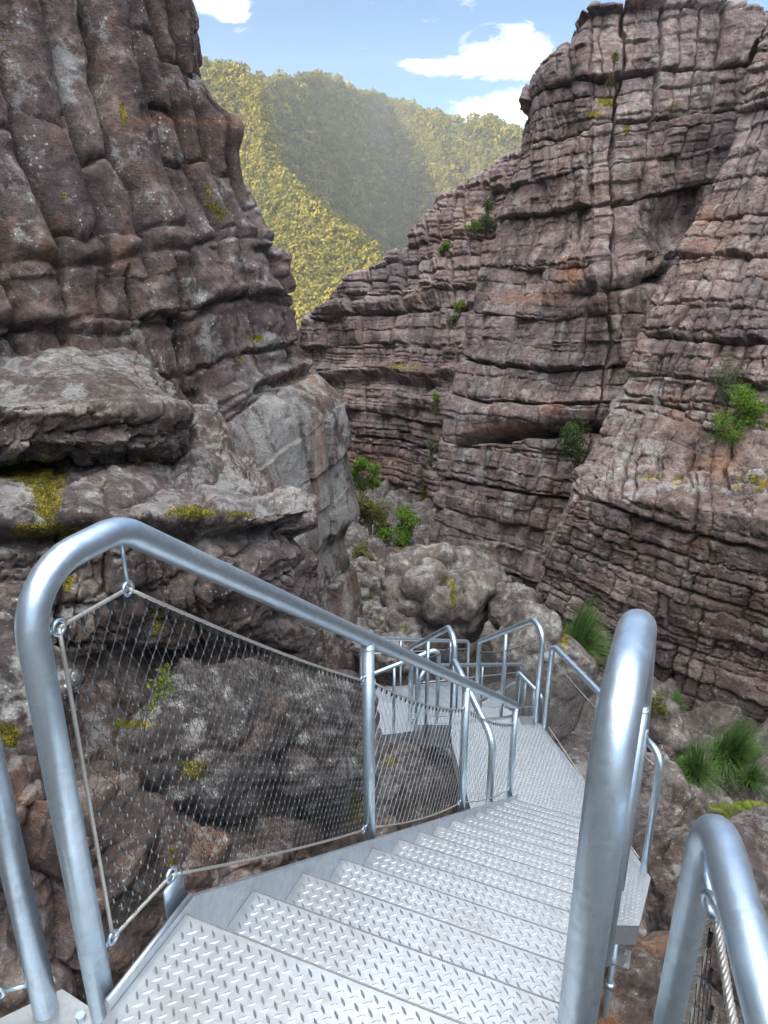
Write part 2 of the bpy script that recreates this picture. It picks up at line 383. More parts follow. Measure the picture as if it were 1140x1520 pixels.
ctrl = [[(x0 + px_ + (xq - x0) * kb, y_ + (0.0 if k in (4,) else 0.1 * max(0, zq + 2)), zq) for zq, xq in zip(zr, xr)] for k, (px_, y_, kb) in enumerate(plan)]
def fn_left(s, z, p, px, py, N):
    up = sst(-2.75, -2.3, z + 0.2 * fbm(p, 2, 10)); mid = sst(-0.9, -0.5, z + .15 * fbm(p, 2, 9))    # round columns at the top, squarer blocks, then a sheer wall
    colm = column_field(s, z, p, 0.76, 1.0, 11, depth=0.52, off=0.10, lean=0.16, hgro=.12, gw=.026)
    sq = block_field(s, z, p, 0.66, 0.62, 14, groove=0.46, off=0.17, offl=0.05, gw=0.06, bevel=.07, bw=.07, lean=.16, keep=.95, tilt=.18, vstr=1.7, hstr=.8)
    wall = 0.07 + block_field(s, z, p, 1.6, 1.1, 12, groove=0.10, off=0.10, offl=0.04, gw=0.028, dip=0.12, tilt=.10, bevel=.01)
    d = up * (mid * colm + (1 - mid) * (sq - .06)) + (1 - up) * wall
    for zc, a, w in ((-0.42, 0.05, 0.07), (-1.30, 0.05, 0.07), (-2.45, 0.09, 0.07)):
        q = z - zc + 0.20 * fbm(p * np.array([.5, .5, .1]), 3, int(zc * 100) + 777)
        d = d + a * np.exp(-((q - 0.09) / w) ** 2) - 1.5 * a * np.exp(-((q + 0.06) / (w * .6)) ** 2)
    edge = gauss(px, py, 415, 330, 36, 260)
    d = d + 0.20 * edge * np.maximum(0, fbm(p * np.array([1.6, 1.6, 3.0]), 3, 61)) + 0.28 * gauss(px, py, 350, 185, 22, 34)
    return d + 0.06 * fbm(p * 0.9, 2, 21) + 0.018 * fbm(p * 5, 3, 22) * (.5 + up)
def paint_left(at, px, py, V, N):
    n = fbm(V * 1.3, 4, 31)
    at['lichen'] = np.clip(0.25 + 0.6 * n, 0, 1) * 0.8 + 1.5 * gauss(px, py, 400, 660, 85, 90) + 1.5 * gauss(px, py, 480, 770, 60, 140) + 0.6 * gauss(px, py, 330, 480, 90, 60)
    at['moss'] = sum(gauss(px, py, a, b, c, d) for a, b, c, d in ((182, 170, 10, 40), (205, 312, 16, 7), (160, 304, 14, 5), (325, 318, 22, 20), (382, 502, 22, 8), (357, 531, 14, 6), (310, 285, 6, 22), (2, 60, 6, 8), (95, 290, 8, 6))) * 0.62
    at['rust'] = 0.6 * gauss(px, py, 474, 700, 6, 90) + 0.3 * gauss(px, py, 455, 560, 30, 10) + 0.35 * gauss(px, py, 185, 375, 14, 30) + 0.3 * gauss(px, py, 300, 180, 120, 8)
    at['stain_shade'] = 0.85 * gauss(px, py, 446, 700, 9, 90) + .6 * gauss(px, py, 500, 660, 7, 70) + 0.7 * gauss(px, py, 455, 760, 40, 30) * (n > 0) + 0.6 * gauss(px, py, 300, 670, 50, 40) * np.clip(n * 2, 0, 1)
ku_l = [.05, .06, .12, .7, 1.6, 1.5, 1.5, 1.3, .6, .15, .1, .05]
kv_l = np.where(zr[1:] > 9, .06, np.where(zr[1:] > 3.5, .35, np.where(zr[1:] < -8, .3, 1.0)))
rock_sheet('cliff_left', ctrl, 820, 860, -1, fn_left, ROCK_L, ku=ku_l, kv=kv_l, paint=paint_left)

# --- right-hand cliffs
def backrow(c, dy=7.0, dz=0.3): q = c[-1].copy(); q[1] += dy; q[0] += dy * 0.35; q[2] += dz; return q
def cols(raw, back=True, dy=7.0):
    out = []
    for c in raw:
        c = [P(*q) for q in c]
        if back: c.append(backrow(c, dy))
        out.append(c)
    return out
m2 = [
 [(640, 960, 22.3), (640, 920, 22.5), (640, 760, 23.5), (652, 660, 24), (685, 510, 25.5), (700, 450, 26.3), (735, 335, 27.5), (768, 250, 28.5), (772, 225, 29), (775, 215, 29.3)],
 [(720, 980, 20.3), (720, 930, 20.5), (720, 760, 21.3), (735, 655, 22), (765, 510, 23.3), (775, 440, 24), (790, 330, 25), (785, 200, 26.5), (776, 140, 27.3), (780, 125, 27.8)],
 [(790, 990, 18.3), (790, 930, 18.5), (800, 760, 19.5), (810, 650, 20), (830, 510, 20.8), (838, 430, 21), (845, 330, 22.8), (840, 190, 24.2), (815, 90, 25.3), (815, 75, 25.8)],
 [(830, 1000, 17.3), (830, 930, 17.5), (850, 760, 18.5), (870, 650, 19), (890, 510, 19.8), (885, 425, 19.8), (880, 330, 21.5), (880, 180, 22.8), (880, 60, 24), (880, 2, 24.6)],
 [(880, 1000, 17.3), (880, 930, 17.5), (910, 760, 18.5), (940, 640, 19), (960, 510, 19.7), (960, 410, 20), (950, 330, 21.6), (950, 180, 22.6), (960, 60, 23.5), (960, -6, 24)],
 [(960, 1000, 18), (960, 930, 18), (980, 760, 19), (1000, 640, 19.5), (1010, 510, 20.5), (1010, 390, 21.5), (1005, 330, 22.5), (1040, 180, 23), (1040, 60, 23.7), (1040, -4, 24.2)],
 [(1060, 1000, 19), (1060, 930, 19), (1060, 760, 20), (1080, 640, 20.5), (1090, 510, 21.5), (1090, 390, 22.5), (1090, 330, 23), (1110, 180, 23.5), (1112, 60, 24), (1110, 2, 24.5)]]
for m_, dy_ in zip(m2, (0, .5, 1.0, 1.2, 1.2, 1.2, 1.2)):
    m_[:] = [(a, b, y + dy_) for a, b, y in m_]
c = cols(m2)
first = [q + np.array([2.5, 7.0, 0]) for q in c[0]]; last = [q + np.array([6.0, 3.0, 0]) for q in c[-1]]
c = [first] + c + [last]
def fn_mid(s, z, p, px, py, N):
    low = sst(640, 720, py); lw_ = 0.75 + 0.35 * low
    d = block_field(s, z, p, 1.15, 0.90, 41, groove=0.25, off=0.15, offl=0.07, gw=0.055, lean=-0.06, dip=-0.10, keep=0.95, tilt=.18, bevel=.06, bw=.09, vstr=1.15)
    d = d + lw_ * block_field(s, z, p, 0.48, 0.55, 42, dip=-.10, groove=0.085, off=0.045, offl=0.02, gw=0.03, keep=0.85, tilt=.12, bevel=.025, vstr=1.1)
    d = d + block_field(s, z, p, 0.15, 1.8, 43, dip=-.10, groove=0.012, off=0.004, offl=0.008, gw=0.026, vstr=.1, tilt=.03, bevel=.005)
    # the deep slot under the overhang and the long orange crevice
    ln = 655 - (px - 690) * 0.115 + 6 * fbm(p * 0.8, 3, 44)
    d = d - 1.0 * np.exp(-((py - ln) / 5.5) ** 2) * sst(660, 720, px) * (1 - sst(960, 1000, px))
    l2 = 425 - (px - 850) * 0.25 + 8 * fbm(p * 0.8, 3, 45)
    d = d - 0.75 * np.exp(-((py - l2 - 12) / 10) ** 2) * sst(820, 870, px) * (1 - sst(1010, 1060, px))
    d = d + 0.12 * np.exp(-((py - l2 + 22) / 18) ** 2) * sst(800, 850, px) * (1 - sst(980, 1040, px))
    d = d - 0.45 * gauss(px, py, 1000, 350, 24, 34)
    cl = 655 - (px - 690) * 0.115; d = d + 0.35 * np.exp(-((py - cl + 30) / 22) ** 2) * sst(670, 720, px)
    d = d + 0.12 * fbm(p * 0.35, 2, 46) + 0.018 * fbm(p * 4.0, 3, 47)
    return d
def paint_mid(at, px, py, V, N):
    n = fbm(V * 0.9, 4, 51)
    at['lichen'] = np.clip(0.2 + 0.5 * n, 0, 1) + 0.8 * gauss(px, py, 800, 680, 90, 30) + 0.5 * gauss(px, py, 840, 880, 40, 60)
    at['rust'] = 0.7 * gauss(px, py, 750, 640, 50, 9) + 0.6 * gauss(px, py, 820, 605, 18, 12) + 0.9 * gauss(px, py, 848, 405, 18, 20) + 0.5 * gauss(px, py, 800, 440, 60, 12) + 0.3 * np.clip(n, 0, 1) * gauss(px, py, 800, 250, 60, 250)
    at['moss'] = (gauss(px, py, 900, 150, 22, 10) + gauss(px, py, 880, 170, 14, 8) + gauss(px, py, 930, 190, 6, 14) + gauss(px, py, 1000, 158, 12, 5)) * 0.85 + 0.5 * gauss(px, py, 640, 640, 8, 60)
    at['stain_shade'] = 0.5 * sst(760, 860, py) * np.clip(0.4 + n, 0, 1) * (1 - sst(800, 840, px))  # darker towards the foot of the left part, broken up by noise
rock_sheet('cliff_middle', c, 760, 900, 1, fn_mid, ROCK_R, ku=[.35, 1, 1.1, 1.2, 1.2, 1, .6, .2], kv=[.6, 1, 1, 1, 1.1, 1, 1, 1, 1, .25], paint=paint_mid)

m1 = [
 [(775, 935, 15.2), (800, 850, 15), (845, 742, 14.8), (872, 690, 16.2), (905, 620, 16.8), (960, 460, 17.6), (1030, 330, 18.4), (1085, 215, 19), (1115, 110, 19.5), (1140, 28, 20)],
 [(850, 1000, 13.3), (880, 880, 13.2), (915, 738, 13.2), (925, 690, 14.8), (960, 610, 15.6), (1020, 460, 16.5), (1080, 330, 17.3), (1130, 215, 18), (1160, 110, 18.5), (1190, 20, 19)],
 [(940, 1060, 11.6), (970, 930, 11.5), (1010, 748, 11.6), (1010, 700, 13.3), (1040, 610, 14.2), (1090, 460, 15), (1140, 330, 16), (1190, 215, 16.5), (1220, 110, 17), (1250, 0, 17.5)],
 [(1060, 1150, 9.8), (1110, 980, 9.7), (1150, 770, 9.8), (1140, 705, 11.6), (1150, 610, 12.6), (1190, 460, 13.5), (1240, 330, 14.5), (1290, 215, 15), (1330, 110, 15.5), (1360, -30, 16)],
 [(1200, 1300, 8), (1290, 1030, 8), (1350, 790, 8), (1340, 700, 9.6), (1350, 600, 10.6), (1390, 460, 11.5), (1430, 330, 12.5), (1480, 215, 13), (1530, 110, 13.5), (1600, -60, 14)]]
for m_, dy_ in zip(m1, (0, .5, .9, 1.3, 1.6)):
    m_[:] = [(a, b, y + dy_) for a, b, y in m_]
c = cols(m1)
first = [q + np.array([2.0, 5.0, -.3]) for q in c[0]]
zs = [q[2] for q in c[-1]]
c = [first] + c + [[np.array([9 + 0.25 * (z + 7), 2, z * 1.15]) for z in zs], [np.array([10 + 0.3 * (z + 7), -12, z * 1.4]) for z in zs]]
c = [[q + np.array([0, 0, -2.5]) * 1.0 if k == 0 else q for k, q in enumerate([col[0]] + col)] for col in c]
def fn_near(s, z, p, px, py, N):
    low = sst(700, 740, py)
    d = (1 - low) * block_field(s, z, p, 0.9, 0.75, 71, groove=0.17, off=0.10, offl=0.06, gw=0.045, dip=-0.09, keep=.85, tilt=.16, bevel=.05, bw=.07)
    d = d + block_field(s, z, p, 0.38, 0.42, 72, dip=-.09, groove=0.11, off=0.035, offl=0.03, gw=0.030, keep=0.75, tilt=.12, bevel=.03, bw=.04, vstr=1.15)
    d = d + low * block_field(s, z, p, 0.80, 2.2, 75, dip=-.09, groove=0.18, off=0.03, offl=0.07, gw=0.045, vstr=0.3, tilt=.05, bevel=.05)
    d = d + block_field(s, z, p, 0.11, 1.4, 73, dip=-.09, groove=0.018, off=0.005, offl=0.010, gw=0.018, vstr=.1, tilt=.02, bevel=.004)
    led = gauss(px, py, 1010, 715, 400, 20)
    f1, f2, ih = worley(p * np.array([1.9, 1.9, 2.8]), 74)
    d = d + led * (0.20 * np.clip((f2 - f1) * 2.4, 0, 1) ** .5 * (.3 + ih) - 0.08)
    return d + 0.09 * fbm(p * 0.4, 2, 76) + 0.014 * fbm(p * 5, 3, 77)
def paint_near(at, px, py, V, N):
    n = fbm(V * 1.1, 4, 81); flat = sst(0.25, 0.7, N[..., 2])
    at['lichen'] = np.clip(0.15 + 0.5 * n, 0, 1) + 0.6 * gauss(px, py, 930, 640, 60, 90) + 0.5 * gauss(px, py, 1000, 715, 200, 20)
    at['moss'] = 0.75 * gauss(px, py, 1000, 712, 130, 22) * np.clip(0.55 + n, 0, 1) * (0.3 + flat) + 0.4 * gauss(px, py, 1130, 720, 40, 25)
    at['rust'] = 0.5 * gauss(px, py, 1060, 690, 40, 16) + 0.3 * gauss(px, py, 1040, 350, 40, 60) + 0.2 * np.clip(n, 0, 1)
    at['stain_shade'] = 0.45 * sst(740, 860, py) * np.clip(0.5 + 1.4 * n, 0, 1)  # lower rock darkened: wet algae staining plus shade painted into the colour
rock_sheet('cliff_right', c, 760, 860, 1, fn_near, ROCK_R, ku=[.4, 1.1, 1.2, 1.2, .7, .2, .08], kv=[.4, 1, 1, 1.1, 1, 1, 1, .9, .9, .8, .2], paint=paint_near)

m3 = [
 [(400, 830, 44), (390, 700, 44), (385, 620, 46), (380, 570, 47), (375, 540, 48)],
 [(470, 830, 40), (462, 700, 41), (456, 600, 42), (452, 520, 43), (450, 478, 44)],
 [(540, 830, 36), (535, 700, 37), (530, 600, 38), (525, 480, 40), (520, 402, 41.5)],
 [(600, 840, 33.5), (600, 700, 34.5), (600, 600, 35.5), (605, 480, 37.5), (600, 370, 40)],
 [(640, 850, 31), (640, 700, 32), (645, 600, 33), (650, 450, 36), (640, 298, 41)],
 [(690, 850, 29.5), (690, 700, 30.5), (695, 600, 31.5), (700, 450, 34.5), (708, 256, 40)],
 [(760, 850, 29), (760, 700, 30), (765, 600, 31), (770, 450, 33.5), (772, 214, 38)],
 [(840, 850, 31), (840, 700, 31), (840, 600, 32), (840, 450, 34), (850, 180, 38)]]
c = cols(m3, dy=9)
def fn_far(s, z, p, px, py, N):
    d = block_field(s, z, p, 1.35, 1.1, 91, groove=0.36, off=0.22, offl=0.10, gw=0.09, dip=-0.13, keep=.88, tilt=.18, bevel=.08, bw=.12)
    d = d + block_field(s, z, p, 0.55, 0.7, 92, dip=-.13, groove=0.18, off=0.07, offl=0.05, gw=0.06, keep=0.7, tilt=.12, bevel=.04, bw=.06)
    d = d + block_field(s, z, p, 0.22, 2.0, 93, dip=-.13, groove=0.04, off=0.01, offl=0.03, gw=0.045, vstr=.1, tilt=.03)
    for k, (a, b, sl, amp) in enumerate(((565, 560, 0.0, 0.22), (560, 610, 0.0, 0.14), (560, 455, -0.15, 0.14), (690, 560, 0.0, .12))):
        q = py - (b + sl * (px - a)) + 10 * fbm(p * 0.35, 3, 95 + k)
        d = d + amp * np.exp(-((q + 9) / 9) ** 2) - amp * np.exp(-((q - 8) / 9) ** 2)
    d = d + 0.15 * fbm(p * 0.25, 2, 98) + 0.03 * fbm(p * 2.6, 3, 99)
    return d
def paint_far(at, px, py, V, N):
    n = fbm(V * 0.5, 4, 101); flat = sst(0.3, 0.75, N[..., 2])
    at['lichen'] = np.clip(0.1 + 0.4 * n, 0, 1)
    at['moss'] = 0.75 * gauss(px, py, 585, 545, 60, 14) * flat + 0.8 * gauss(px, py, 630, 740, 8, 40) + 0.6 * gauss(px, py, 575, 615, 30, 10) * flat
    at['rust'] = 0.35 * gauss(px, py, 700, 350, 60, 80) * np.clip(.3 + n, 0, 1) + 0.3 * gauss(px, py, 560, 690, 40, 30)
rock_sheet('cliff_far', c, 620, 660, 1, fn_far, ROCK_F, ku=[.6, 1, 1.1, 1.2, 1.2, 1, .6], kv=[1, 1, 1.1, 1.2, .3], paint=paint_far)

# --- ground of the gorge, one sheet that runs on to the horizon
def axis(lo, hi, core_lo, core_hi, step, n_out):
    a = np.arange(core_lo, core_hi, step)
    l = core_lo - np.geomspace(step, core_lo - lo, n_out)[::-1]; r = core_hi + np.geomspace(step, hi - core_hi, n_out)
    return np.concatenate([l, a, r])
gx = axis(-1000, 1000, -5.5, 9.5, 0.05, 40); gy = axis(-600, 1100, 0.8, 34, 0.065, 45)
X, Y = np.meshgrid(gx, gy, indexing='ij')
def floor_z(X, Y):
    z = np.interp(Y, [-40, 0, 4, 6, 8, 10, 14, 20, 30, 45, 90, 250, 3000], [-5, -5.6, -6.2, -6.8, -7.5, -8.1, -9.2, -10.2, -11.8, -14, -30, -45, -45])
    z = z + 0.5 * sst(3.5, 7.5, X) * sst(30, 12, Y) + 1.3 * sst(0.2, -3.5, X) * sst(12, 5, Y)
    return z
Z = floor_z(X, Y)
core = np.exp(-(np.maximum(0, np.abs(Y - 15) - 20) / 8) ** 2) * np.exp(-(np.maximum(0, np.abs(X - 2) - 8) / 4) ** 2)
pos = np.stack([X, Y, np.zeros_like(X)], -1)
wq = pos + 0.35 * np.stack([fbm(pos * .8, 2, 111), fbm(pos * .8, 2, 112), 0 * X], -1)
f1, f2, ih = worley(wq / 1.15 + np.array([0, 0, .5]), 113); g1, g2, jh = worley(wq / 0.42 + np.array([0, 0, .5]), 114)
Z = Z + core * (0.75 * np.clip((f2 - f1) * 1.6, 0, 1) ** 0.6 * (0.4 + ih) - 0.35 + 0.16 * np.clip((g2 - g1) * 1.7, 0, 1) ** .6 * (.3 + jh) + 0.12 * fbm(pos * 2.3, 4, 115))
G = np.stack([X, Y, Z], -1); N_ = normals(G, 1); px, py = proj(G)
at = dict(lichen=np.clip(.2 + .5 * fbm(G, 3, 116), 0, 1), rust=0.5 * gauss(px, py, 940, 1460, 60, 60), moss=0.5 * gauss(px, py, 560, 890, 40, 40) * sst(.5, .9, N_[..., 2]), stain_shade=0 * X)
ground = mesh_np('ground', G, grid_faces(*X.shape), ROCK_B, attrs=at); props(ground, kind='structure')

# --- near rocks on the left: slab, terrace with its face, and the tumbled rock below
slab = [
 [P(-420, 600, 6.2), P(-420, 640, 4.9), P(-420, 720, 4.6), P(-420, 790, 4.8)],
 [P(-60, 566, 7.6), P(-60, 618, 5.9), P(-60, 668, 5.8), P(-60, 700, 6.1)],
 [P(60, 560, 7.6), P(40, 600, 6.2), P(40, 662, 6.05), P(40, 690, 6.4)],
 [P(130, 562, 7.7), P(140, 606, 6.6), P(140, 660, 6.5), P(140, 690, 6.9)],
 [P(200, 575, 7.8), P(215, 612, 6.9), P(215, 658, 6.85), P(215, 690, 7.3)],
 [P(240, 590, 8.0), P(266, 616, 7.2), P(262, 662, 7.2), P(255, 690, 7.7)],
 [P(262, 600, 9.3), P(285, 622, 8.8), P(280, 665, 8.8), P(275, 695, 9.0)]]
slab = [[c[0] + np.array([-.8, 2.2, .1])] + c + [c[-1] + np.array([-.5, 1.5, -.1])] for c in slab]
def fn_slab(s, z, p, px, py, N):
    flat = sst(.4, .8, N[..., 2])
    d = (1 - .8 * flat) * block_field(s, z, p, 0.30, 0.62, 121, groove=0.10, off=0.07, offl=0.06, gw=0.03, tilt=.16, bevel=.02, chip=.05) + 0.09 * np.exp(-((py - 615) / 12) ** 2) * (px < 290)
    d = d + (1 - .85 * flat) * block_field(s, z, p, 0.11, 0.30, 126, groove=0.04, off=0.03, offl=0.025, gw=0.014, tilt=.2, bevel=.008, chip=.05)
    f1, f2, ih = worley(p * np.array([1.5, 1.2, 2.5]), 125)
    return d + flat * .06 * np.clip((f2 - f1) * 2.5, 0, 1) ** .5 * (.3 + ih) + 0.05 * fbm(p * 1.4, 3, 122) + 0.018 * fbm(p * 6, 4, 123) - 0.012 * np.abs(fbm(p * 11, 2, 124))
def paint_nearL(at, px, py, V, N):
    n = fbm(V * 1.8, 4, 131); flat = sst(0.35, 0.8, N[..., 2])
    at['lichen'] = -0.5 + 0.5 * n + 1.0 * flat
    at['lichen'] += 1.6 * gauss(px, py, 20, 735, 26, 22) + 1.0 * gauss(px, py, 20, 590, 18, 10) + 0.8 * gauss(px, py, 330, 715, 40, 12) + 0.7 * gauss(px, py, 430, 760, 40, 10) + 0.8 * gauss(px, py, 310, 1060, 25, 18)
    at['moss'] = 1.0 * gauss(px, py, 40, 700, 60, 18) + 1.0 * gauss(px, py, 70, 735, 26, 40) + .9 * gauss(px, py, 215, 682, 20, 7) + .9 * gauss(px, py, 280, 760, 42, 14) + .8 * gauss(px, py, 355, 765, 30, 7) + .8 * gauss(px, py, 60, 790, 70, 14) + .7 * gauss(px, py, 100, 850, 14, 50) + .8 * gauss(px, py, 232, 920, 12, 26)
    at['moss'] += .9 * gauss(px, py, 190, 1075, 40, 10) + 1.0 * gauss(px, py, 410, 1045, 22, 14) + .8 * gauss(px, py, 370, 1075, 12, 22) + .8 * gauss(px, py, 290, 1150, 30, 30) + .7 * gauss(px, py, 255, 1275, 12, 25) + .7 * gauss(px, py, 525, 1210, 14, 30) + .6 * gauss(px, py, 20, 1090, 20, 40) + .5 * gauss(px, py, 330, 1170, 60, 16)
    at['stain_shade'] = 0.35 * gauss(px, py, 300, 920, 200, 90) * np.clip(.4 + n, 0, 1)
    at['rust'] = 0.25 * np.clip(n, 0, 1) * sst(1080, 1200, py)
rock_sheet('rock_slab', slab, 420, 260, -1, fn_slab, ROCK_N, ku=[.5, 1.2, 1, 1, 1, .7], kv=[.3, 1, 1.3, .8, .3], smooth_it=3, paint=paint_nearL)
ter = [
 [P(-420, 700, 6.0), P(-420, 800, 4.6), P(-420, 1000, 4.2), P(-420, 1200, 4.0), P(-420, 1300, 4.2)],
 [P(-60, 676, 6.6), P(-60, 770, 4.9), P(-60, 930, 4.5), P(-60, 1050, 4.3), P(-60, 1200, 4.5)],
 [P(60, 675, 6.9), P(60, 780, 5.0), P(60, 930, 4.7), P(70, 1060, 4.6), P(70, 1200, 4.7)],
 [P(170, 675, 7.3), P(180, 765, 5.25), P(180, 900, 5.0), P(190, 1050, 5.1), P(190, 1200, 5.1)],
 [P(270, 680, 7.7), P(280, 770, 5.6), P(280, 880, 5.35), P(290, 1010, 5.6), P(290, 1200, 5.4)],
 [P(340, 705, 7.8), P(365, 765, 5.9), P(365, 870, 5.75), P(380, 1000, 6.0), P(390, 1200, 5.7)],
 [P(380, 735, 8.2), P(458, 756, 6.2), P(440, 850, 6.15), P(455, 940, 6.2), P(500, 1200, 6.0)],
 [P(400, 745, 9.2), P(456, 766, 7.0), P(452, 850, 6.9), P(470, 940, 7.0), P(535, 1200, 6.8)],
 [P(410, 760, 10.5), P(440, 780, 9.5), P(440, 860, 9.5), P(450, 960, 9.5), P(500, 1200, 9.5)]]
ter = [[c[0] + np.array([-.8, 2.5, .1])] + c for c in ter]
def fn_ter(s, z, p, px, py, N):
    flat = sst(.4, .8, N[..., 2])
    d = (1 - .75 * flat) * block_field(s, z, p, 0.70, 0.72, 141, groove=0.20, off=0.12, offl=0.06, gw=0.045, tilt=.20, bevel=.04, chip=.06, keep=.8)
    d = d + block_field(s, z, p, 0.26, 0.42, 142, groove=0.06, off=0.035, offl=0.02, gw=0.024, tilt=.14, bevel=.015) * (1 - .7 * flat)
    d = d + (1 - .85 * flat) * block_field(s, z, p, 0.12, 0.24, 149, groove=0.035, off=0.022, offl=0.015, gw=0.014, tilt=.2, bevel=.008, chip=.05)
    f1, f2, ih = worley(p * np.array([1.1, .8, 1.4]), 143)
    d = d + flat * (0.20 * np.clip((f2 - f1) * 2.6, 0, 1) ** .5 * (.3 + ih) - .08)
    d = d - 0.35 * gauss(px, py, 300, 1000, 200, 30)
    d = d + 0.16 * np.exp(-((py - 768 - 6 * fbm(p, 3, 144)) / 14) ** 2) * sst(460, 300, px) - 0.22 * np.exp(-((py - 800) / 13) ** 2)
    return d + 0.06 * fbm(p * 1.2, 3, 145) + 0.02 * fbm(p * 6, 4, 146) - 0.012 * np.abs(fbm(p * 11, 2, 147))
rock_sheet('rock_terrace', ter, 560, 420, -1, fn_ter, ROCK_N, ku=[.4, 1, 1, 1, 1, 1, .8, .4], kv=[.2, 1.2, 1, 1, .8], smooth_it=3, paint=paint_nearL)
low = [
 [P(-380, 1120, 3.2), P(-380, 1200, 2.8), P(-380, 1400, 2.4), P(-380, 1600, 2.2), P(-380, 1900, 2.1)],
 [P(-80, 1080, 3.5), P(-80, 1150, 3.1), P(-80, 1300, 2.8), P(-80, 1500, 2.6), P(-80, 1750, 2.5)],
 [P(60, 1120, 3.6), P(60, 1180, 3.2), P(60, 1300, 3.0), P(60, 1450, 2.8), P(60, 1700, 2.7)],
 [P(150, 1190, 3.7), P(150, 1230, 3.35), P(150, 1320, 3.15), P(150, 1450, 3.0), P(150, 1700, 2.9)],
 [P(250, 1215, 3.9), P(250, 1255, 3.6), P(255, 1330, 3.4), P(260, 1450, 3.3), P(260, 1700, 3.2)],
 [P(340, 1240, 4.2), P(340, 1280, 3.9), P(345, 1340, 3.75), P(350, 1450, 3.6), P(350, 1700, 3.5)],
 [P(450, 1230, 4.8), P(450, 1270, 4.5), P(455, 1330, 4.35), P(460, 1450, 4.2), P(460, 1700, 4.0)],
 [P(560, 1225, 5.6), P(560, 1265, 5.2), P(565, 1330, 5.0), P(570, 1450, 4.9), P(570, 1700, 4.6)]]
low = [[c[0] + np.array([-.2, 1.6, -.5])] + c for c in low]
def fn_low(s, z, p, px, py, N):
    f1, f2, ih = worley(p * 1.25 + 0.2 * np.stack([fbm(p * 2, 2, 150)] * 3, -1), 151); g1, g2, jh = worley(p * 3.1 + 0.2, 155)
    d = 0.36 * np.clip((f2 - f1) * 2.2, 0, 1) ** .45 * (.3 + ih) - .18 + .07 * np.clip((g2 - g1) * 2.5, 0, 1) ** .5 * (.2 + jh)
    return d + 0.07 * fbm(p * 1.3, 3, 152) + 0.03 * fbm(p * 6, 4, 153) - 0.015 * np.abs(fbm(p * 13, 2, 154))
rock_sheet('rock_slope', low, 460, 380, -1, fn_low, ROCK_W, smooth_it=3, paint=paint_nearL)
run_jobs()
# ------------------------------------------------------------------ far hills, their forest
def hill_mat():
    t = NT('hill_floor'); tc = t.n('ShaderNodeTexCoord').outputs['Object']
    n = t.noise(tc, 0.08, 8, 0.7); c = t.ramp(n, [(0.35, (0.022, 0.03, 0.012)), (0.55, (0.06, 0.065, 0.02)), (0.7, (0.13, 0.11, 0.05))])
    return t.finish(t.n('ShaderNodeBsdfPrincipled', i={'Base Color': c, 'Roughness': 0.95}).outputs[0])
HILL = hill_mat()
def hill(name, prof, base_py, near, rows, nu, nv, rough):
    colm = []
    for px, py, y in prof:
        col = []
        for f in rows:
            q = P(px + (1 - f) * 10, base_py + (py - base_py) * f, y * (near + (1 - near) * f)); col.append(q)
        b = col[-1].copy(); b[1] += 90; b[2] -= 45; col.append(b); colm.append(col)
    G = blur(resample(colm, nu, nv), 3)
    G[..., 2] += rough * fbm(G * np.array([.012, .012, .012]), 5, 201); G[..., 1] += 1.6 * rough * fbm(G * np.array([.015, .004, .01]), 5, 202)
    o = mesh_np(name, G, grid_faces(nu, nv), HILL, attrs={}); props(o, kind='structure'); return G
far_prof = [(120, 70, 640), (250, 97, 600), (330, 106, 580), (390, 113, 570), (450, 119, 640), (500, 124, 740), (545, 134, 860), (585, 147, 900), (620, 160, 800), (660, 175, 720), (700, 181, 700), (740, 186, 640), (770, 192, 620), (860, 205, 560), (1000, 230, 500)]
GH = hill('hill', far_prof, 600, 0.62, [0, .15, .3, .5, .7, .85, 1], 220, 120, 5)
sp_prof = [(60, 40, 470), (200, 80, 450), (300, 96, 430), (345, 108, 420), (378, 126, 410), (388, 160, 400), (393, 205, 392), (402, 238, 385), (432, 272, 372), (470, 308, 360), (515, 346, 348), (552, 377, 340), (580, 425, 330), (600, 480, 320)]
GS = hill('hill', sp_prof, 640, 0.70, [0, .15, .3, .5, .7, .85, 1], 200, 110, 3)

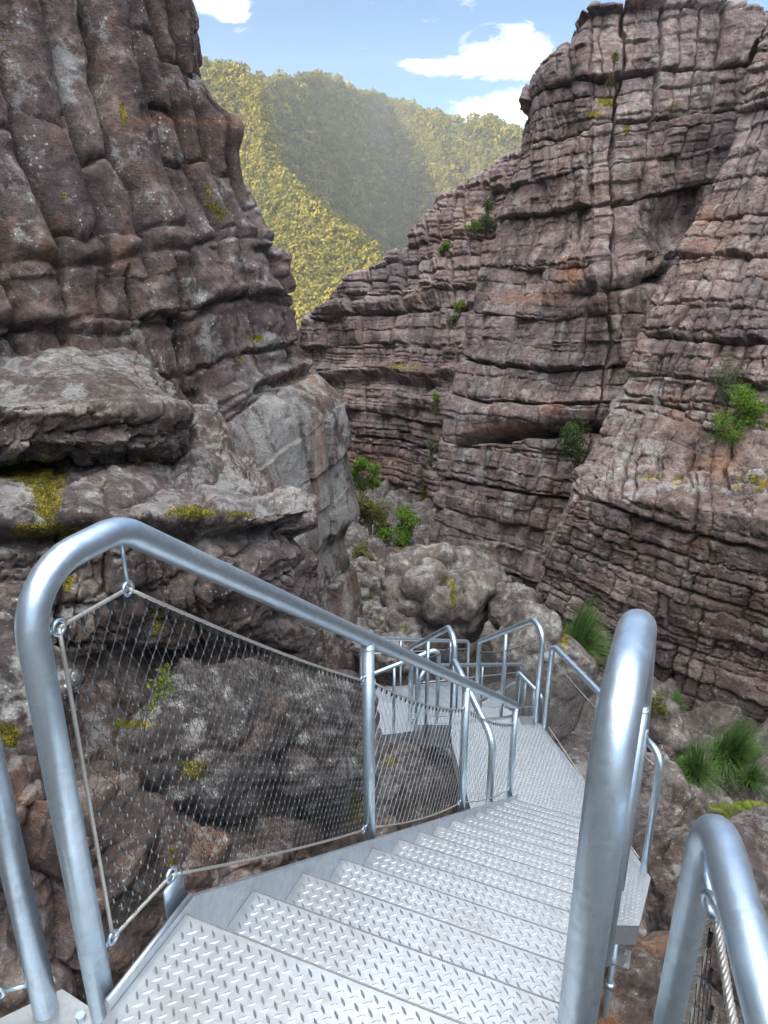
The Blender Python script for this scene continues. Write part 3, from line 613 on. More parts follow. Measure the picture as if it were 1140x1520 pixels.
def leaf_quads(C, Nn, size, rg, aspect=0.6):
    """one small leaf-shaped quad at each centre, roughly facing Nn"""
    n = len(C); Nn = Nn / np.maximum(np.linalg.norm(Nn, axis=1)[:, None], 1e-6)
    r = rg.normal(size=(n, 3)); a = r - Nn * (r * Nn).sum(1)[:, None]; a /= np.linalg.norm(a, axis=1)[:, None]; b = np.cross(Nn, a)
    s = np.broadcast_to(size, (n,))[:, None] * rg.uniform(.7, 1.3, (n, 1))
    V = np.stack([C - a * s, C + b * s * aspect, C + a * s, C - b * s * aspect], 1)
    return V
def forest(G, n, rad, ymax, rg, nl=40, sz=.45, mean=.48):
    nu, nv = G.shape[:2]; px, py = proj(G)
    cu = rg.uniform(0, nu - 1.01, n * 6); cv = rg.uniform(0, nv * 0.93, n * 6); i = cu.astype(int); j = np.minimum(cv.astype(int), nv - 2); fu = (cu - i)[:, None]; fv = (cv - j)[:, None]
    Q = G[i, j] * (1 - fu) * (1 - fv) + G[i + 1, j] * fu * (1 - fv) + G[i, j + 1] * (1 - fu) * fv + G[i + 1, j + 1] * fu * fv
    qx, qy = proj(Q); m = (qx > 300) & (qx < 800) & (qy < 500); Q = Q[m][:n]
    n = len(Q); r = rad * np.clip(rg.lognormal(-.15, .38, n), .35, 1.9)
    ph = rg.normal(size=(n, nl, 3)); ph /= np.linalg.norm(ph, axis=2)[..., None]; ph[..., 2] = np.abs(ph[..., 2]) * 1.1 - 0.25
    lump = 1 + 0.35 * vnoise(ph * 2.2 + rg.uniform(0, 50, (n, 1, 3)), 5)
    C = Q[:, None] + np.array([0, 0, 1.0]) * (r * .75)[:, None, None] + ph * (r[:, None] * lump * rg.uniform(.6, 1.0, (n, nl)) ** .5)[..., None] * np.array([1, 1, 1.05])
    NN = ph + rg.normal(size=ph.shape) * .45
    V = leaf_quads(C.reshape(-1, 3), NN.reshape(-1, 3), np.repeat(r * sz, nl), rg, .8)
    rnd = np.repeat(np.clip(rg.normal(mean, .30, n), 0, 1), nl * 4)
    return V.reshape(-1, 3), rnd
fa, ra = forest(GH, 11000, 3.0, 900, rng, 52, .22, .22); fb, rb = forest(GS, 11000, 2.0, 500, rng, 56, .21, .52)  # sunlit spur leafed golder, far hill greener: light and shade put into colour
FOL = leaf_mat('forest_leaves', (0.028, 0.055, 0.022), (0.36, 0.30, 0.065), 0.3, 0.045)
V = np.concatenate([fa, fb]); rr_ = np.concatenate([ra, rb])
props(mesh_np('forest', V, np.arange(len(V)).reshape(-1, 4), FOL, smooth=False, attrs={'rnd': rr_}), kind='stuff')
# ------------------------------------------------------------------ boulders
import bmesh
def ico(sub):
    bm = bmesh.new(); bmesh.ops.create_icosphere(bm, subdivisions=sub, radius=1); 
    V = np.array([v.co[:] for v in bm.verts]); Fc = np.array([[v.index for v in f.verts] for f in bm.faces]); bm.free(); return V, Fc
ICO = {k: ico(k) for k in (5, 6)}
def boulder(label, lobes, mat, sub=6, planes=(), rough=0.06, seed=1, blocky=0.0, moss=(), lichen=0.3, rust=0.0, group=None, sharp=14, name='boulder', facets=7):
    """lobes: (px, py, y, r[, squash]) lumps melted into one rock, the first is its core"""
    D_, Fc = ICO[sub]; L = [(P(l[0], l[1], l[2]), l[3]) for l in lobes]; c0 = L[0][0]; rs = []
    for c, r in L:
        o = c - c0; b = D_ @ o; disc = b * b - (o @ o - r * r)
        rs.append(np.where(disc > 0, b + np.sqrt(np.maximum(disc, 0)), 0.0))
    rs = np.array(rs); k = sharp / L[0][1]
    mx = rs.max(0); r = mx + np.log(np.exp((rs - mx) * k).sum(0)) / k
    rp_ = np.random.default_rng(seed); ext = r.copy()
    for _ in range(facets):
        n = rp_.normal(size=3); n /= np.linalg.norm(n); q = D_ @ n; hmax = (q * ext).max(); planes = tuple(planes) + ((n, hmax * rp_.uniform(.66, .88)),)
    for n, h in planes:
        n = np.asarray(n, float); n /= np.linalg.norm(n); q = D_ @ n
        lim = np.where(q > 0.05, h / np.maximum(q, .05), 9); mn = np.minimum(r, lim); kk = 34 / L[0][1]; r = mn - np.log(np.exp(-(r - mn) * kk) + np.exp(-(lim - mn) * kk)) / kk + .69 / kk * np.exp(-np.abs(r - lim) * kk)
    V = D_ * r[:, None]; s = L[0][1]
    w = V + c0
    d = rough * s * (1.2 * fbm(w * 1.6 / s, 4, seed) + 0.45 * fbm(w * 5 / s, 4, seed + 1))
    if blocky:
        f1, f2, ih = worley(w * np.array([1, 1, 1.5]) * 1.5 / s, seed + 2); d = d + blocky * s * (np.clip((f2 - f1) * 2, 0, 1) ** .5 * (.5 + ih) - .5)
    V = V + D_ * d[:, None]; w = V + c0
    px, py = proj(w); n3 = fbm(w * 1.5, 3, seed + 4); z = np.zeros(len(w))
    at = dict(lichen=np.clip(lichen + .5 * n3, 0, 1), rust=rust * np.clip(.3 + n3, 0, 1) + z, stain_shade=z, moss=sum((a * gauss(px, py, x, y, sx, sy) for x, y, sx, sy, a in moss), z))
    o = mesh_np(name, V, Fc, mat, attrs=at); o.location = c0
    return props(o, label, 'boulder', group)
boulder('huge knobbly grey boulder with rounded lumps wedged in the gorge floor', [(668, 890, 14.3, .95), (622, 832, 14.2, .34), (655, 830, 14.3, .36), (692, 850, 14.4, .52), (722, 868, 14.3, .46), (598, 850, 14.0, .33), (590, 880, 13.7, .36), (622, 868, 13.3, .36), (652, 900, 13.1, .38), (640, 850, 13.6, .3), (737, 884, 14.3, .36), (690, 885, 13.6, .6), (607, 908, 13.6, .5), (655, 925, 13.8, .75), (612, 895, 13.3, .3)],
        ROCK_B, rough=.055, blocky=.07, seed=301, moss=((672, 885, 5, 25, 1.0), (660, 860, 12, 8, .6)), lichen=.45, sharp=60, facets=0, planes=(((.75, -.5, -.35), .78),))
boulder('steep smooth boulder beside the green tussock, behind the lower handrail', [(805, 985, 11.2, .62), (790, 935, 11.3, .5), (830, 1000, 11.0, .6), (800, 1040, 11.0, .7), (770, 960, 11.3, .45)], ROCK_B, rough=.06, seed=311, moss=((838, 950, 10, 22, .8),), planes=(((.2, -.9, .1), .62),))
boulder('rough grey rock between the huge boulder and the right cliff', [(762, 905, 13.4, .5), (740, 890, 13.8, .35), (785, 920, 13, .35)], ROCK_B, 5, rough=.1, seed=321)
boulder('flat dark layered boulder under the green shrubs at the bend', [(572, 832, 24, 1.0), (548, 838, 24, .7), (600, 830, 24.5, .7)], ROCK_L, 5, rough=.08, seed=331, planes=(((0, 0, 1), .45),), blocky=.1)
for k, (px, py, y, r, lab) in enumerate([(540, 890, 14.6, .5, 'pale cracked rock at the foot of the left cliff'), (570, 880, 15.2, .42, 'pale blocky rock touching the huge boulder on its left'), (552, 925, 13.4, .42, 'grey broken rock with moss specks below the left cliff'), (590, 935, 13.2, .45, 'angular pale rock in front of the huge boulder'), (525, 950, 12.6, .4, 'small angular rock beside the left rock face'), (575, 968, 12.4, .36, 'lowest pale rock seen over the main handrail'), (600, 905, 14.2, .3, 'small grey rock tucked against the lumpy boulder'), (540, 862, 17.5, .55, 'dusty flat rock on the gorge floor near the bend')]):
    boulder(lab, [(px, py, y, r), (px + 22, py + 10, y - .1, r * .75), (px - 20, py + 6, y + .1, r * .7), (px + 4, py - 14, y + .15, r * .6)], ROCK_B, 5, rough=.13, seed=340 + k * 7, blocky=.16, lichen=.5, moss=((px + 10, py - 2, 10, 5, .7),))
boulder('dark split boulder beside the lower post, right of the deck', [(985, 1185, 7.6, .36), (975, 1150, 7.8, .3), (990, 1230, 7.4, .34), (960, 1215, 7.4, .3)], ROCK_B, rough=.1, seed=401, planes=(((.7, -.6, 0), .3),))
boulder('wide brown rock behind the near right handrail loop', [(1050, 1330, 5.7, .62), (985, 1300, 5.9, .42), (1120, 1290, 5.8, .5), (1100, 1400, 5.3, .55), (1000, 1380, 5.4, .45)], ROCK_W, rough=.08, seed=411, blocky=.06)
boulder('rusty brown rock under the right edge of the stairs', [(930, 1490, 4.3, .45), (1000, 1470, 4.4, .4), (900, 1540, 4.0, .4), (980, 1540, 4.0, .4)], ROCK_W, rough=.09, seed=421, rust=.6)
boulder('pale smooth stone lying between the grass tussocks', [(1025, 1195, 8.2, .27), (1050, 1200, 8.2, .22), (1005, 1205, 8.1, .2)], ROCK_B, 5, rough=.07, seed=431)
boulder('grey rock in shade behind the deck handrail', [(980, 1075, 9.5, .38), (955, 1050, 9.9, .3), (1010, 1100, 9.2, .3)], ROCK_B, 5, rough=.1, seed=441)
boulder('small blue grey rock at the edge of the long grass', [(985, 1122, 8.9, .15), (975, 1130, 8.8, .1)], ROCK_L, 5, rough=.1, seed=451)
boulder('brown mossy boulder under the dark deck beam', [(600, 1170, 7.2, .6), (570, 1140, 7.5, .5), (640, 1185, 6.9, .5), (600, 1220, 6.6, .6)], ROCK_W, rough=.08, seed=461, moss=((575, 1130, 30, 15, .55),), blocky=.06)
boulder('bare brown slab leaning below the deck, seen through the net', [(650, 1200, 6.3, .42), (620, 1235, 6.2, .4), (690, 1190, 6.4, .35)], ROCK_W, rough=.06, seed=471, planes=(((-.3, -.7, .6), .3),))
# rocks behind the safety net on the left
boulder('broad dark boulder with a white lichen patch behind the safety net', [(300, 1090, 4.9, .52), (230, 1110, 4.6, .42), (350, 1060, 5.1, .42), (320, 1130, 4.8, .45), (260, 1070, 4.9, .4)], ROCK_D, rough=.08, blocky=.16, seed=481, moss=((190, 1075, 45, 9, 1.0), (290, 1140, 26, 22, .8)), lichen=.3)
boulder('tall dark boulder topped with a moss cushion behind the safety net', [(440, 1100, 5.4, .55), (420, 1060, 5.6, .45), (480, 1050, 5.7, .45), (470, 1150, 5.3, .5), (500, 1110, 5.6, .4)], ROCK_D, rough=.09, blocky=.18, seed=491, moss=((408, 1045, 20, 13, 1.3), (370, 1080, 10, 22, .8), (528, 1200, 12, 30, .9)), lichen=.3)
boulder('rounded brown rock beside the top left post', [(20, 1030, 3.9, .34), (-20, 1080, 3.7, .4), (10, 960, 4.2, .25)], ROCK_D, rough=.08, blocky=.1, seed=501, moss=((10, 1090, 20, 22, 1.1),), lichen=.2)
boulder('reddish stone on the dirt behind the lower net cable', [(295, 1260, 4.1, .17), (270, 1270, 4.0, .12), (318, 1255, 4.15, .12)], ROCK_W, 5, rough=.1, seed=511, rust=.35)
# ------------------------------------------------------------------ plants
LF = {'bright': leaf_mat('leaves_bright', (0.05, 0.10, 0.015), (0.20, 0.33, 0.05)), 'dark': leaf_mat('leaves_dark', (0.03, 0.055, 0.02), (0.11, 0.16, 0.05)),
      'grey': leaf_mat('leaves_grey', (0.06, 0.08, 0.045), (0.19, 0.23, 0.12)), 'olive': leaf_mat('leaves_olive', (0.06, 0.075, 0.02), (0.22, 0.22, 0.07)),
      'lime': leaf_mat('leaves_lime', (0.08, 0.13, 0.015), (0.25, 0.29, 0.04)), 'grass': leaf_mat('grass_blades', (0.04, 0.09, 0.02), (0.18, 0.30, 0.09)), 'straw': leaf_mat('grass_straw', (0.12, 0.10, 0.04), (0.28, 0.24, 0.10))}
BARK = plain_mat('bark', (0.16, 0.13, 0.10), 0.9)
def shrub(label, px, py, y, wpx, hpx, leaf, n, size, seed, name='shrub', cat='shrub', wispy=0.0, clumps=9, aspect=.35, group=None):
    """py is the foot of the plant; wpx, hpx its width and height in the photograph"""
    rg = np.random.default_rng(seed); base = P(px, py, y); f = base[1] * CT - base[2] * ST; Wm = wpx * f / F; Hm = hpx * f / F
    root = empty(name, base, label, cat, group)
    cl = np.stack([rg.normal(0, .24, clumps) * Wm, rg.normal(0, .22, clumps) * Wm, rg.uniform(.25 if wispy < .5 else .15, .95, clumps) * Hm], 1)
    cl[:, :2] *= (1.15 - 0.75 * (cl[:, 2:] / Hm) ** 2) if wispy < .5 else (1.1 - .8 * cl[:, 2:] / Hm)
    k = rg.integers(0, clumps, n); rad = rg.uniform(.16, .30, clumps)[k] * Wm
    d = rg.normal(size=(n, 3)); d /= np.linalg.norm(d, axis=1)[:, None]; d *= (rg.random(n) ** .45 * rad)[:, None]; d[:, 2] *= .8 + wispy * 1.2
    C = cl[k] + d; C[:, 2] = np.maximum(C[:, 2], 0.02 * Hm)
    NN = d / rad[:, None] + rg.normal(size=(n, 3)) * .8 + np.array([0, 0, .4])
    V = leaf_quads(C, NN, size, rg, aspect)
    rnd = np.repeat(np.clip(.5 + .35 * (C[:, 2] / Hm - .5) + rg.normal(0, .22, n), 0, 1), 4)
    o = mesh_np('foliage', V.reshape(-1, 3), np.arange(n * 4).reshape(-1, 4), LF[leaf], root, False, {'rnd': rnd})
    mb = MB()
    for c in cl:
        q = np.array([[0, 0, -.08 * Hm], c * np.array([.25, .25, .35]), c * np.array([.7, .7, .75]), c]); tube(mb, q, np.array([.022, .016, .010, .004]) * Hm * .9, 6)
    mb.build('stem', BARK, root, True); return root
shrub('dense bright green bush on the ledge of the right cliff', 1085, 672, 14.3, 98, 100, 'bright', 5200, .032, 601, clumps=14)
shrub('wispy grey green bush above the bright green one', 1068, 617, 14.9, 48, 100, 'grey', 1300, .034, 602, wispy=.7, aspect=.2)
shrub('dark straggly shrub growing in the slot between the right cliffs', 856, 702, 19.0, 72, 82, 'dark', 1100, .055, 603, wispy=.4)
shrub('round green shrub against the left wall at the bend', 536, 745, 30, 44, 66, 'bright', 1900, .09, 604)
shrub('dark olive bushy shrub standing left of the bright green one at the bend', 552, 812, 25, 60, 84, 'olive', 2400, .075, 605, wispy=.3)
shrub('bright green low shrub on the flat layered boulder', 592, 812, 24.5, 58, 56, 'bright', 2200, .07, 606)
shrub('dry olive shrub at the foot of the left cliff corner', 538, 856, 21, 38, 62, 'olive', 1300, .055, 607, wispy=.6)
shrub('small pointed tree on the upper ledge of the far cliff', 722, 346, 37, 26, 46, 'grey', 900, .085, 608, wispy=.6)
shrub('low green tuft below the pointed tree on the far cliff', 704, 348, 37, 26, 16, 'bright', 400, .08, 609)
shrub('small green bush on the rim of the far cliff', 659, 378, 38, 20, 18, 'bright', 300, .085, 610)
shrub('yellow green bush halfway up the cleft of the far cliff', 682, 470, 31.5, 22, 22, 'lime', 350, .07, 611)
shrub('grey bush just under the yellow green one in the cleft', 672, 486, 31.5, 24, 22, 'grey', 300, .07, 612)
shrub('thin green plant hanging low in the cliff cleft', 647, 618, 26, 20, 36, 'bright', 300, .055, 613, wispy=.6)
shrub('pale feathery shrub at the edge of the middle cliff', 640, 692, 25, 24, 40, 'grey', 420, .055, 614, wispy=.6)
shrub('tall dry wisp near the top of the middle cliff', 906, 140, 24.1, 16, 62, 'olive', 260, .05, 615, wispy=.9)
shrub('dull green bush behind the top of the near handrail', 968, 1088, 9.4, 46, 66, 'olive', 700, .028, 616, wispy=.6)
def tussock(label, px, py, y, wpx, hpx, n, leaf, seed, lean=(0, 0), name='grass_tussock', group=None):
    rg = np.random.default_rng(seed); base = P(px, py, y); f = base[1] * CT - base[2] * ST; Wm = wpx * f / F * .5; Hm = hpx * f / F
    ns = 7; t_ = np.linspace(0, 1, ns)[None, :]
    az = rg.uniform(0, 2 * np.pi, n)[:, None]; out = rg.uniform(.15, 1.0, n)[:, None]; h = Hm * rg.uniform(.6, 1.1, n)[:, None] * (1.1 - .45 * out)
    r = Wm * out * (t_ ** 1.7) * 1.15; zz = h * (1.9 * t_ - 1.25 * out * t_ ** 2.2)
    X = np.cos(az) * r + lean[0] * Wm * t_ ** 2 + .12 * Wm * rg.normal(size=(n, 1)); Y = np.sin(az) * r + lean[1] * Wm * t_ ** 2 + .12 * Wm * rg.normal(size=(n, 1))
    C = np.stack([X, Y, zz], -1); wv = (.0055 * (1 - t_ ** 2) + .001)[..., None] * max(.6, f / 11)
    sd_ = np.stack([-np.sin(az), np.cos(az), 0 * az], -1)
    V = np.stack([C - sd_ * wv, C + sd_ * wv], 2).reshape(-1, 3)
    b = (np.arange(n) * ns * 2)[:, None] + (np.arange(ns - 1) * 2)[None]; Fq = np.stack([b, b + 1, b + 3, b + 2], -1).reshape(-1, 4)
    rnd = np.repeat(rg.random(n) ** 1.3, ns * 2)
    o = mesh_np(name, V, Fq, LF[leaf], None, True, {'rnd': rnd}); o.location = base; return props(o, label, 'grass tussock', group)
tussock('arching blue green tussock right of the steep smooth boulder', 852, 985, 11.6, 96, 70, 800, 'grass', 651, (.3, -.2))
tussock('large drooping green tussock at the foot of the right cliff', 1075, 1140, 9.2, 112, 58, 900, 'grass', 652, (.2, -.3))
tussock('paler green tussock left of the large drooping one', 1030, 1165, 8.7, 92, 50, 650, 'grass', 653, (-.2, -.2))
tussock('straw coloured tussock beside the pale smooth stone', 1000, 1195, 8.2, 90, 40, 500, 'straw', 654, (-.4, -.2))
tussock('thin trailing tussock hanging beside the dark hollow', 1110, 1165, 8.6, 60, 40, 160, 'grass', 655, (.2, -.6))
tussock('small green tussock between rock and cliff behind the handrail', 1000, 1060, 10.2, 44, 30, 140, 'grass', 656)
def fern(label, px, py, y, wpx, n, seed):
    rg = np.random.default_rng(seed); base = P(px, py, y); f = base[1] * CT - base[2] * ST; L = wpx * f / F
    root = empty('fern', base, label, 'fern')
    for k in range(n):
        az = 2 * math.pi * (k + rg.uniform(-.3, .3)) / n; ll = L * rg.uniform(.6, 1.0); up = rg.uniform(.5, 1.1); mb = MB(); t_ = np.linspace(0, 1, 22)
        q = np.stack([np.cos(az) * ll * t_ * .8, np.sin(az) * ll * t_ * .8, ll * (up * t_ - .65 * up * t_ ** 2.3)], 1); T = np.gradient(q, axis=0); T /= np.linalg.norm(T, axis=1)[:, None]
        sdv = np.array([-math.sin(az), math.cos(az), 0]); tube(mb, q, np.linspace(.012, .003, 22) * ll, 5)
        for i in range(2, 22):
            lw = ll * .26 * math.sin(math.pi * (t_[i] * .82 + .14)) ** .8
            for sg in (-1, 1):
                a = q[i]; e = a + (sdv * sg + T[i] * .55) * lw - np.array([0, 0, .15 * lw]); m_ = (a + e) / 2; wd = T[i] * ll * .020
                mb.add([a, m_ + wd, e, m_ - wd], np.array([[0, 1, 2, 3]]))
        mb.build('frond', LF['lime'], root, False, {'rnd': np.full(sum(len(v) for v in mb.V), rg.random())})
    return root
fern('yellow green fern at the right edge above the near handrail loop', 1128, 1228, 7.8, 62, 11, 661)
fern('small yellow fern between the pale stone and the larger fern', 1086, 1214, 8.0, 44, 8, 662)
# bare sapling behind the net
root = empty('sapling', P(203, 1195, 3.85), 'thin bare sapling with a leafy tip behind the safety net', 'sapling'); b0 = np.array(root.location); mb = MB()
q = np.array([P(203, 1195, 3.85), P(207, 1120, 3.85), P(220, 1050, 3.88), P(238, 1005, 3.9), P(246, 985, 3.92)]) - b0; tube(mb, q, [.007, .006, .005, .003, .002], 6)
for a, e in (((214, 1080), (196, 1030)), ((207, 1130), (160, 1120)), ((205, 1160), (150, 1090)), ((210, 1110), (250, 1070))):
    tube(mb, np.array([P(*a, 3.86), P((a[0] + e[0]) / 2, (a[1] + e[1]) / 2 - 6, 3.84), P(*e, 3.82)]) - b0, [.003, .0022, .001], 5)
mb.build('stem', BARK, root, True); rg = np.random.default_rng(671)
cs = np.array([P(*c, 3.9) for c in ((240, 1000), (247, 992), (236, 1015), (250, 1008), (243, 1025), (232, 1040), (252, 1020), (228, 1052))]) - b0
C = np.repeat(cs, 15, 0) + rg.normal(0, .022, (120, 3)); Vq = leaf_quads(C, rg.normal(size=(120, 3)) + np.array([0, -.5, .8]), .017, rg, .5)
mesh_np('foliage', Vq.reshape(-1, 3), np.arange(480).reshape(-1, 4), LF['lime'], root, False, {'rnd': np.repeat(rg.random(120), 4)})
# dry tangle of twigs by the sapling
rg = np.random.default_rng(672); mb = MB(); bb = P(140, 1190, 3.7)
for k in range(46):
    a = bb + rg.normal(0, .10, 3); e = a + np.array([rg.normal(0, .16), rg.normal(0, .1), rg.uniform(.05, .42)]); m_ = (a + e) / 2 + rg.normal(0, .04, 3)
    tube(mb, np.array([a, m_, e]), [.003, .002, .001], 4, False)
props(mb.build('dry_brush', BARK, None, True), 'dry leafless brush tangled beside the top left post', 'dry brush')
# ------------------------------------------------------------------ steel stairs, decks and railings
PR = 0.0268                                                                    # pipe radius
UP = np.array([0, 0, 1.0])
def lozenges(mb, origin, u, v, nu_, nv_, inside=None, pitch=.0215, L=.0125, wd=.0030, h=.0016):
    """raised bars of checker plate in two alternating directions"""
    i, j = np.meshgrid(np.arange(nu_), np.arange(nv_), indexing='ij'); i = i.ravel(); j = j.ravel()
    # the bars lie on a lattice turned by 45 degrees, each pointing at the flank of the next
    A_, B_ = nu_ * pitch, nv_ * pitch; m = int((A_ + B_) / pitch) + 2
    i, j = np.meshgrid(np.arange(0, m), np.arange(-m // 2 - 2, m // 2 + 2), indexing='ij'); i = i.ravel(); j = j.ravel()
    e1, e2 = (u + v) / math.sqrt(2), (u - v) / math.sqrt(2)
    ca = ((i + .5) + (j + .5)) * pitch / math.sqrt(2); cb = ((i + .5) - (j + .5)) * pitch / math.sqrt(2)
    k_ = (ca > .006) & (ca < A_ - .004) & (cb > .006) & (cb < B_ - .006); i, j, ca, cb = i[k_], j[k_], ca[k_], cb[k_]
    c = origin + np.outer(ca, u) + np.outer(cb, v)
    if inside is not None:
        m = inside(c); c = c[m]; i = i[m]; j = j[m]
    sg = ((i + j) % 2 == 0)[:, None]
    a = np.where(sg, e1[None], e2[None]); b = np.cross(UP[None], a)
    V = np.stack([c - a * L, c + b * wd - a * L * .3, c + b * wd + a * L * .3, c + a * L, c - b * wd + a * L * .3, c - b * wd - a * L * .3,
                  c - a * L * .55 + UP * h, c + a * L * .55 + UP * h], 1)
    k = np.arange(len(c))[:, None] * 8
    mb.add(V.reshape(-1, 3), [np.concatenate([k + np.array([[1, 2, 7, 6]])[:, ::-1], k + np.array([[4, 5, 6, 7]])[:, ::-1]]),
                              np.concatenate([k + np.array([[0, 1, 6]])[:, ::-1], k + np.array([[5, 0, 6]])[:, ::-1], k + np.array([[2, 3, 7]])[:, ::-1], k + np.array([[3, 4, 7]])[:, ::-1]])])
def inpoly(poly):
    q = np.asarray(poly)[:, :2]
    def f(c):
        x, y = c[:, 0], c[:, 1]; r = np.zeros(len(c), bool); n = len(q)
        for k in range(n):
            (x1, y1), (x2, y2) = q[k], q[(k + 1) % n]
            cond = ((y1 > y) != (y2 > y)) & (x < (x2 - x1) * (y - y1) / (y2 - y1 + 1e-12) + x1); r ^= cond
        return r
    return f
def deck_plate(poly, u, margin=0.02):
    poly = np.asarray(poly, float); z = poly[0, 2]; mb = MB(); prism(mb, poly, .008)
    v = np.cross(UP, u); c0 = poly.mean(0); ext = np.abs((poly - c0) @ u).max() + .1; ext2 = np.abs((poly - c0) @ v).max() + .1
    sh = c0 + (poly - c0) * (1 - margin / .6)
    lozenges(mb, c0 - u * ext - v * ext2, u, v, int(2 * ext / .0215), int(2 * ext2 / .0215), inpoly(sh)); return mb
def skirt(poly, k, depth, th=.012, drop=.010):
    """edge beam under side k of a deck"""
    poly = np.asarray(poly, float); a, b = poly[k], poly[(k + 1) % len(poly)]; cen = poly.mean(0); d = b - a; n = np.cross(UP, d); n /= np.linalg.norm(n)
    if n @ (cen - a) < 0: n = -n
    mb = MB(); box(mb, a - UP * (depth + drop) + n * .004, d, n * th, UP * depth); return mb
def torus(mb, c, axis, R_, r, n=14, m=7):
    axis = np.asarray(axis, float); axis /= np.linalg.norm(axis); a = np.cross(axis, UP if abs(axis[2]) < .9 else np.array([1., 0, 0])); a /= np.linalg.norm(a); b = np.cross(axis, a)
    t_ = np.linspace(0, 2 * np.pi, n, endpoint=False); p = np.linspace(0, 2 * np.pi, m, endpoint=False)
    rad = np.cos(t_)[:, None] * a + np.sin(t_)[:, None] * b
    V = (np.asarray(c) + rad[:, None] * (R_ + r * np.cos(p))[None, :, None] + axis * (r * np.sin(p))[None, :, None]).reshape(-1, 3)
    i = np.arange(n)[:, None] * m; j = np.arange(m)[None]; i2 = ((np.arange(n)[:, None] + 1) % n) * m; j2 = (j + 1) % m
    mb.add(V, np.stack([i + j, i2 + j, i2 + j2, i + j2], -1).reshape(-1, 4))
def eyebolt(root, foot, eye, axis, big=.013, r=.0042):
    foot = np.asarray(foot, float); eye = np.asarray(eye, float); d = eye - foot; L = np.linalg.norm(d); d /= L; mb = MB()
    tube(mb, np.array([foot, eye - d * big]), r, 8); torus(mb, eye, axis, big, r); attach(mb.build('eyebolt', GALV, None, True), root)
def rope(root, pts, r=.0042, sag=0.0, twisted=False):
    pts = np.asarray(pts, float); q = [pts[0]]
    for a, b in zip(pts[:-1], pts[1:]):
        t_ = np.linspace(0, 1, 14)[1:]; q += [a + (b - a) * x - UP * sag * 4 * x * (1 - x) for x in t_]
    mb = MB()
    if twisted:
        q = np.array(q); d = np.linalg.norm(np.diff(q, axis=0), axis=1); cs = np.concatenate([[0], np.cumsum(d)]); n = max(8, int(cs[-1] / .004)); tt = np.linspace(0, cs[-1], n)
        c = np.stack([np.interp(tt, cs, q[:, k]) for k in range(3)], 1); T = np.gradient(c, axis=0); T /= np.linalg.norm(T, axis=1)[:, None]; ref = np.array([.3, .9, .1]); a = np.cross(T, ref); a /= np.linalg.norm(a, axis=1)[:, None]; b = np.cross(T, a)
        for k in range(4):
            ph = tt / .038 * 2 * np.pi + k * np.pi / 2; tube(mb, c + (np.cos(ph)[:, None] * a + np.sin(ph)[:, None] * b) * r * .62, r * .55, 6, False)
    else: tube(mb, np.array(q), r, 8)
    attach(mb.build('cable', ROPE, None, True), root)
def post_part(root, a, b, r=PR * .86):
    mb = MB(); tube(mb, np.array([a, b]), r, 16); t_ = b - (b - a) / np.linalg.norm(b - a) * r * 1.15; torus(mb, t_, b - a, r * 1.02, r * .12, 18, 6); attach(mb.build('post', GALV, None, True), root)
def pipe(root, pts, rad=.11, r=PR, name='top_rail'):
    mb = MB(); tube(mb, fillet(pts, rad, 9), r, 20); attach(mb.build(name, GALV, None, True), root)
def net(root, bot, top, cell=(.052, .034), wire=None, sleeve=True, nseg=4, near=True):
    """woven wire net hung between two ropes, each given by three or more points"""
    bot = np.asarray(bot, float); top = np.asarray(top, float)
    def at(poly, t_):
        d = np.concatenate([[0], np.cumsum(np.linalg.norm(np.diff(poly, axis=0), axis=1))]); return np.stack([np.interp(t_ * d[-1], d, poly[:, k]) for k in range(3)], -1)
    L = np.linalg.norm(bot[-1] - bot[0]); H = np.linalg.norm(top.mean(0) - bot.mean(0)); nu_ = max(3, int(L / cell[1])); nv_ = max(3, int(H / cell[0])) * 2
    i = np.arange(nu_ + 1)
    def node(i_, j_):
        t_ = np.clip((i_ + .5 * (j_ % 2)) / nu_, 0, 1); b, tp = at(bot, t_), at(top, t_); f = (j_ / nv_)[..., None]; return b * (1 - f) + tp * f
    A = []; B = []; S = []
    for j in range(nv_):
        jj = np.full(i.shape, j); p = node(i, jj)
        if j % 2 == 0: c1, c2 = node(i, jj + 1), node(i - 1, jj + 1)
        else: c1, c2 = node(i + 1, jj + 1), node(i, jj + 1)
        A += [p, p]; B += [c1, c2]; S.append(p)
    A = np.concatenate(A); B = np.concatenate(B); S = np.concatenate(S); m = np.linalg.norm(B - A, axis=1) < cell[0] * 2.5
    mb = MB(); sticks(mb, A[m], B[m], wire or (.0010 if near else .0009), 3); o = attach(mb.build('safety_net', WIRE if near else WIRE_L, None, False), root)
    if sleeve:
        mb = MB(); dz = (top.mean(0) - bot.mean(0)); dz /= np.linalg.norm(dz); sticks(mb, S - dz * .005, S + dz * .005, .0018 if near else .0015, 6)
        s_ = mb.build('net_sleeve', FERR, None, True); s_['kind'] = 'stuff'; attach(s_, root)
    # hooks along the upper rope
    t_ = (i + .5) / nu_; p = at(top, np.clip(t_, 0, 1)); mb = MB(); sticks(mb, p - UP * .020, p + UP * .004, .0036, 5)
    h_ = mb.build('net_hook', WIRE, None, True); h_['kind'] = 'stuff'; attach(h_, root)

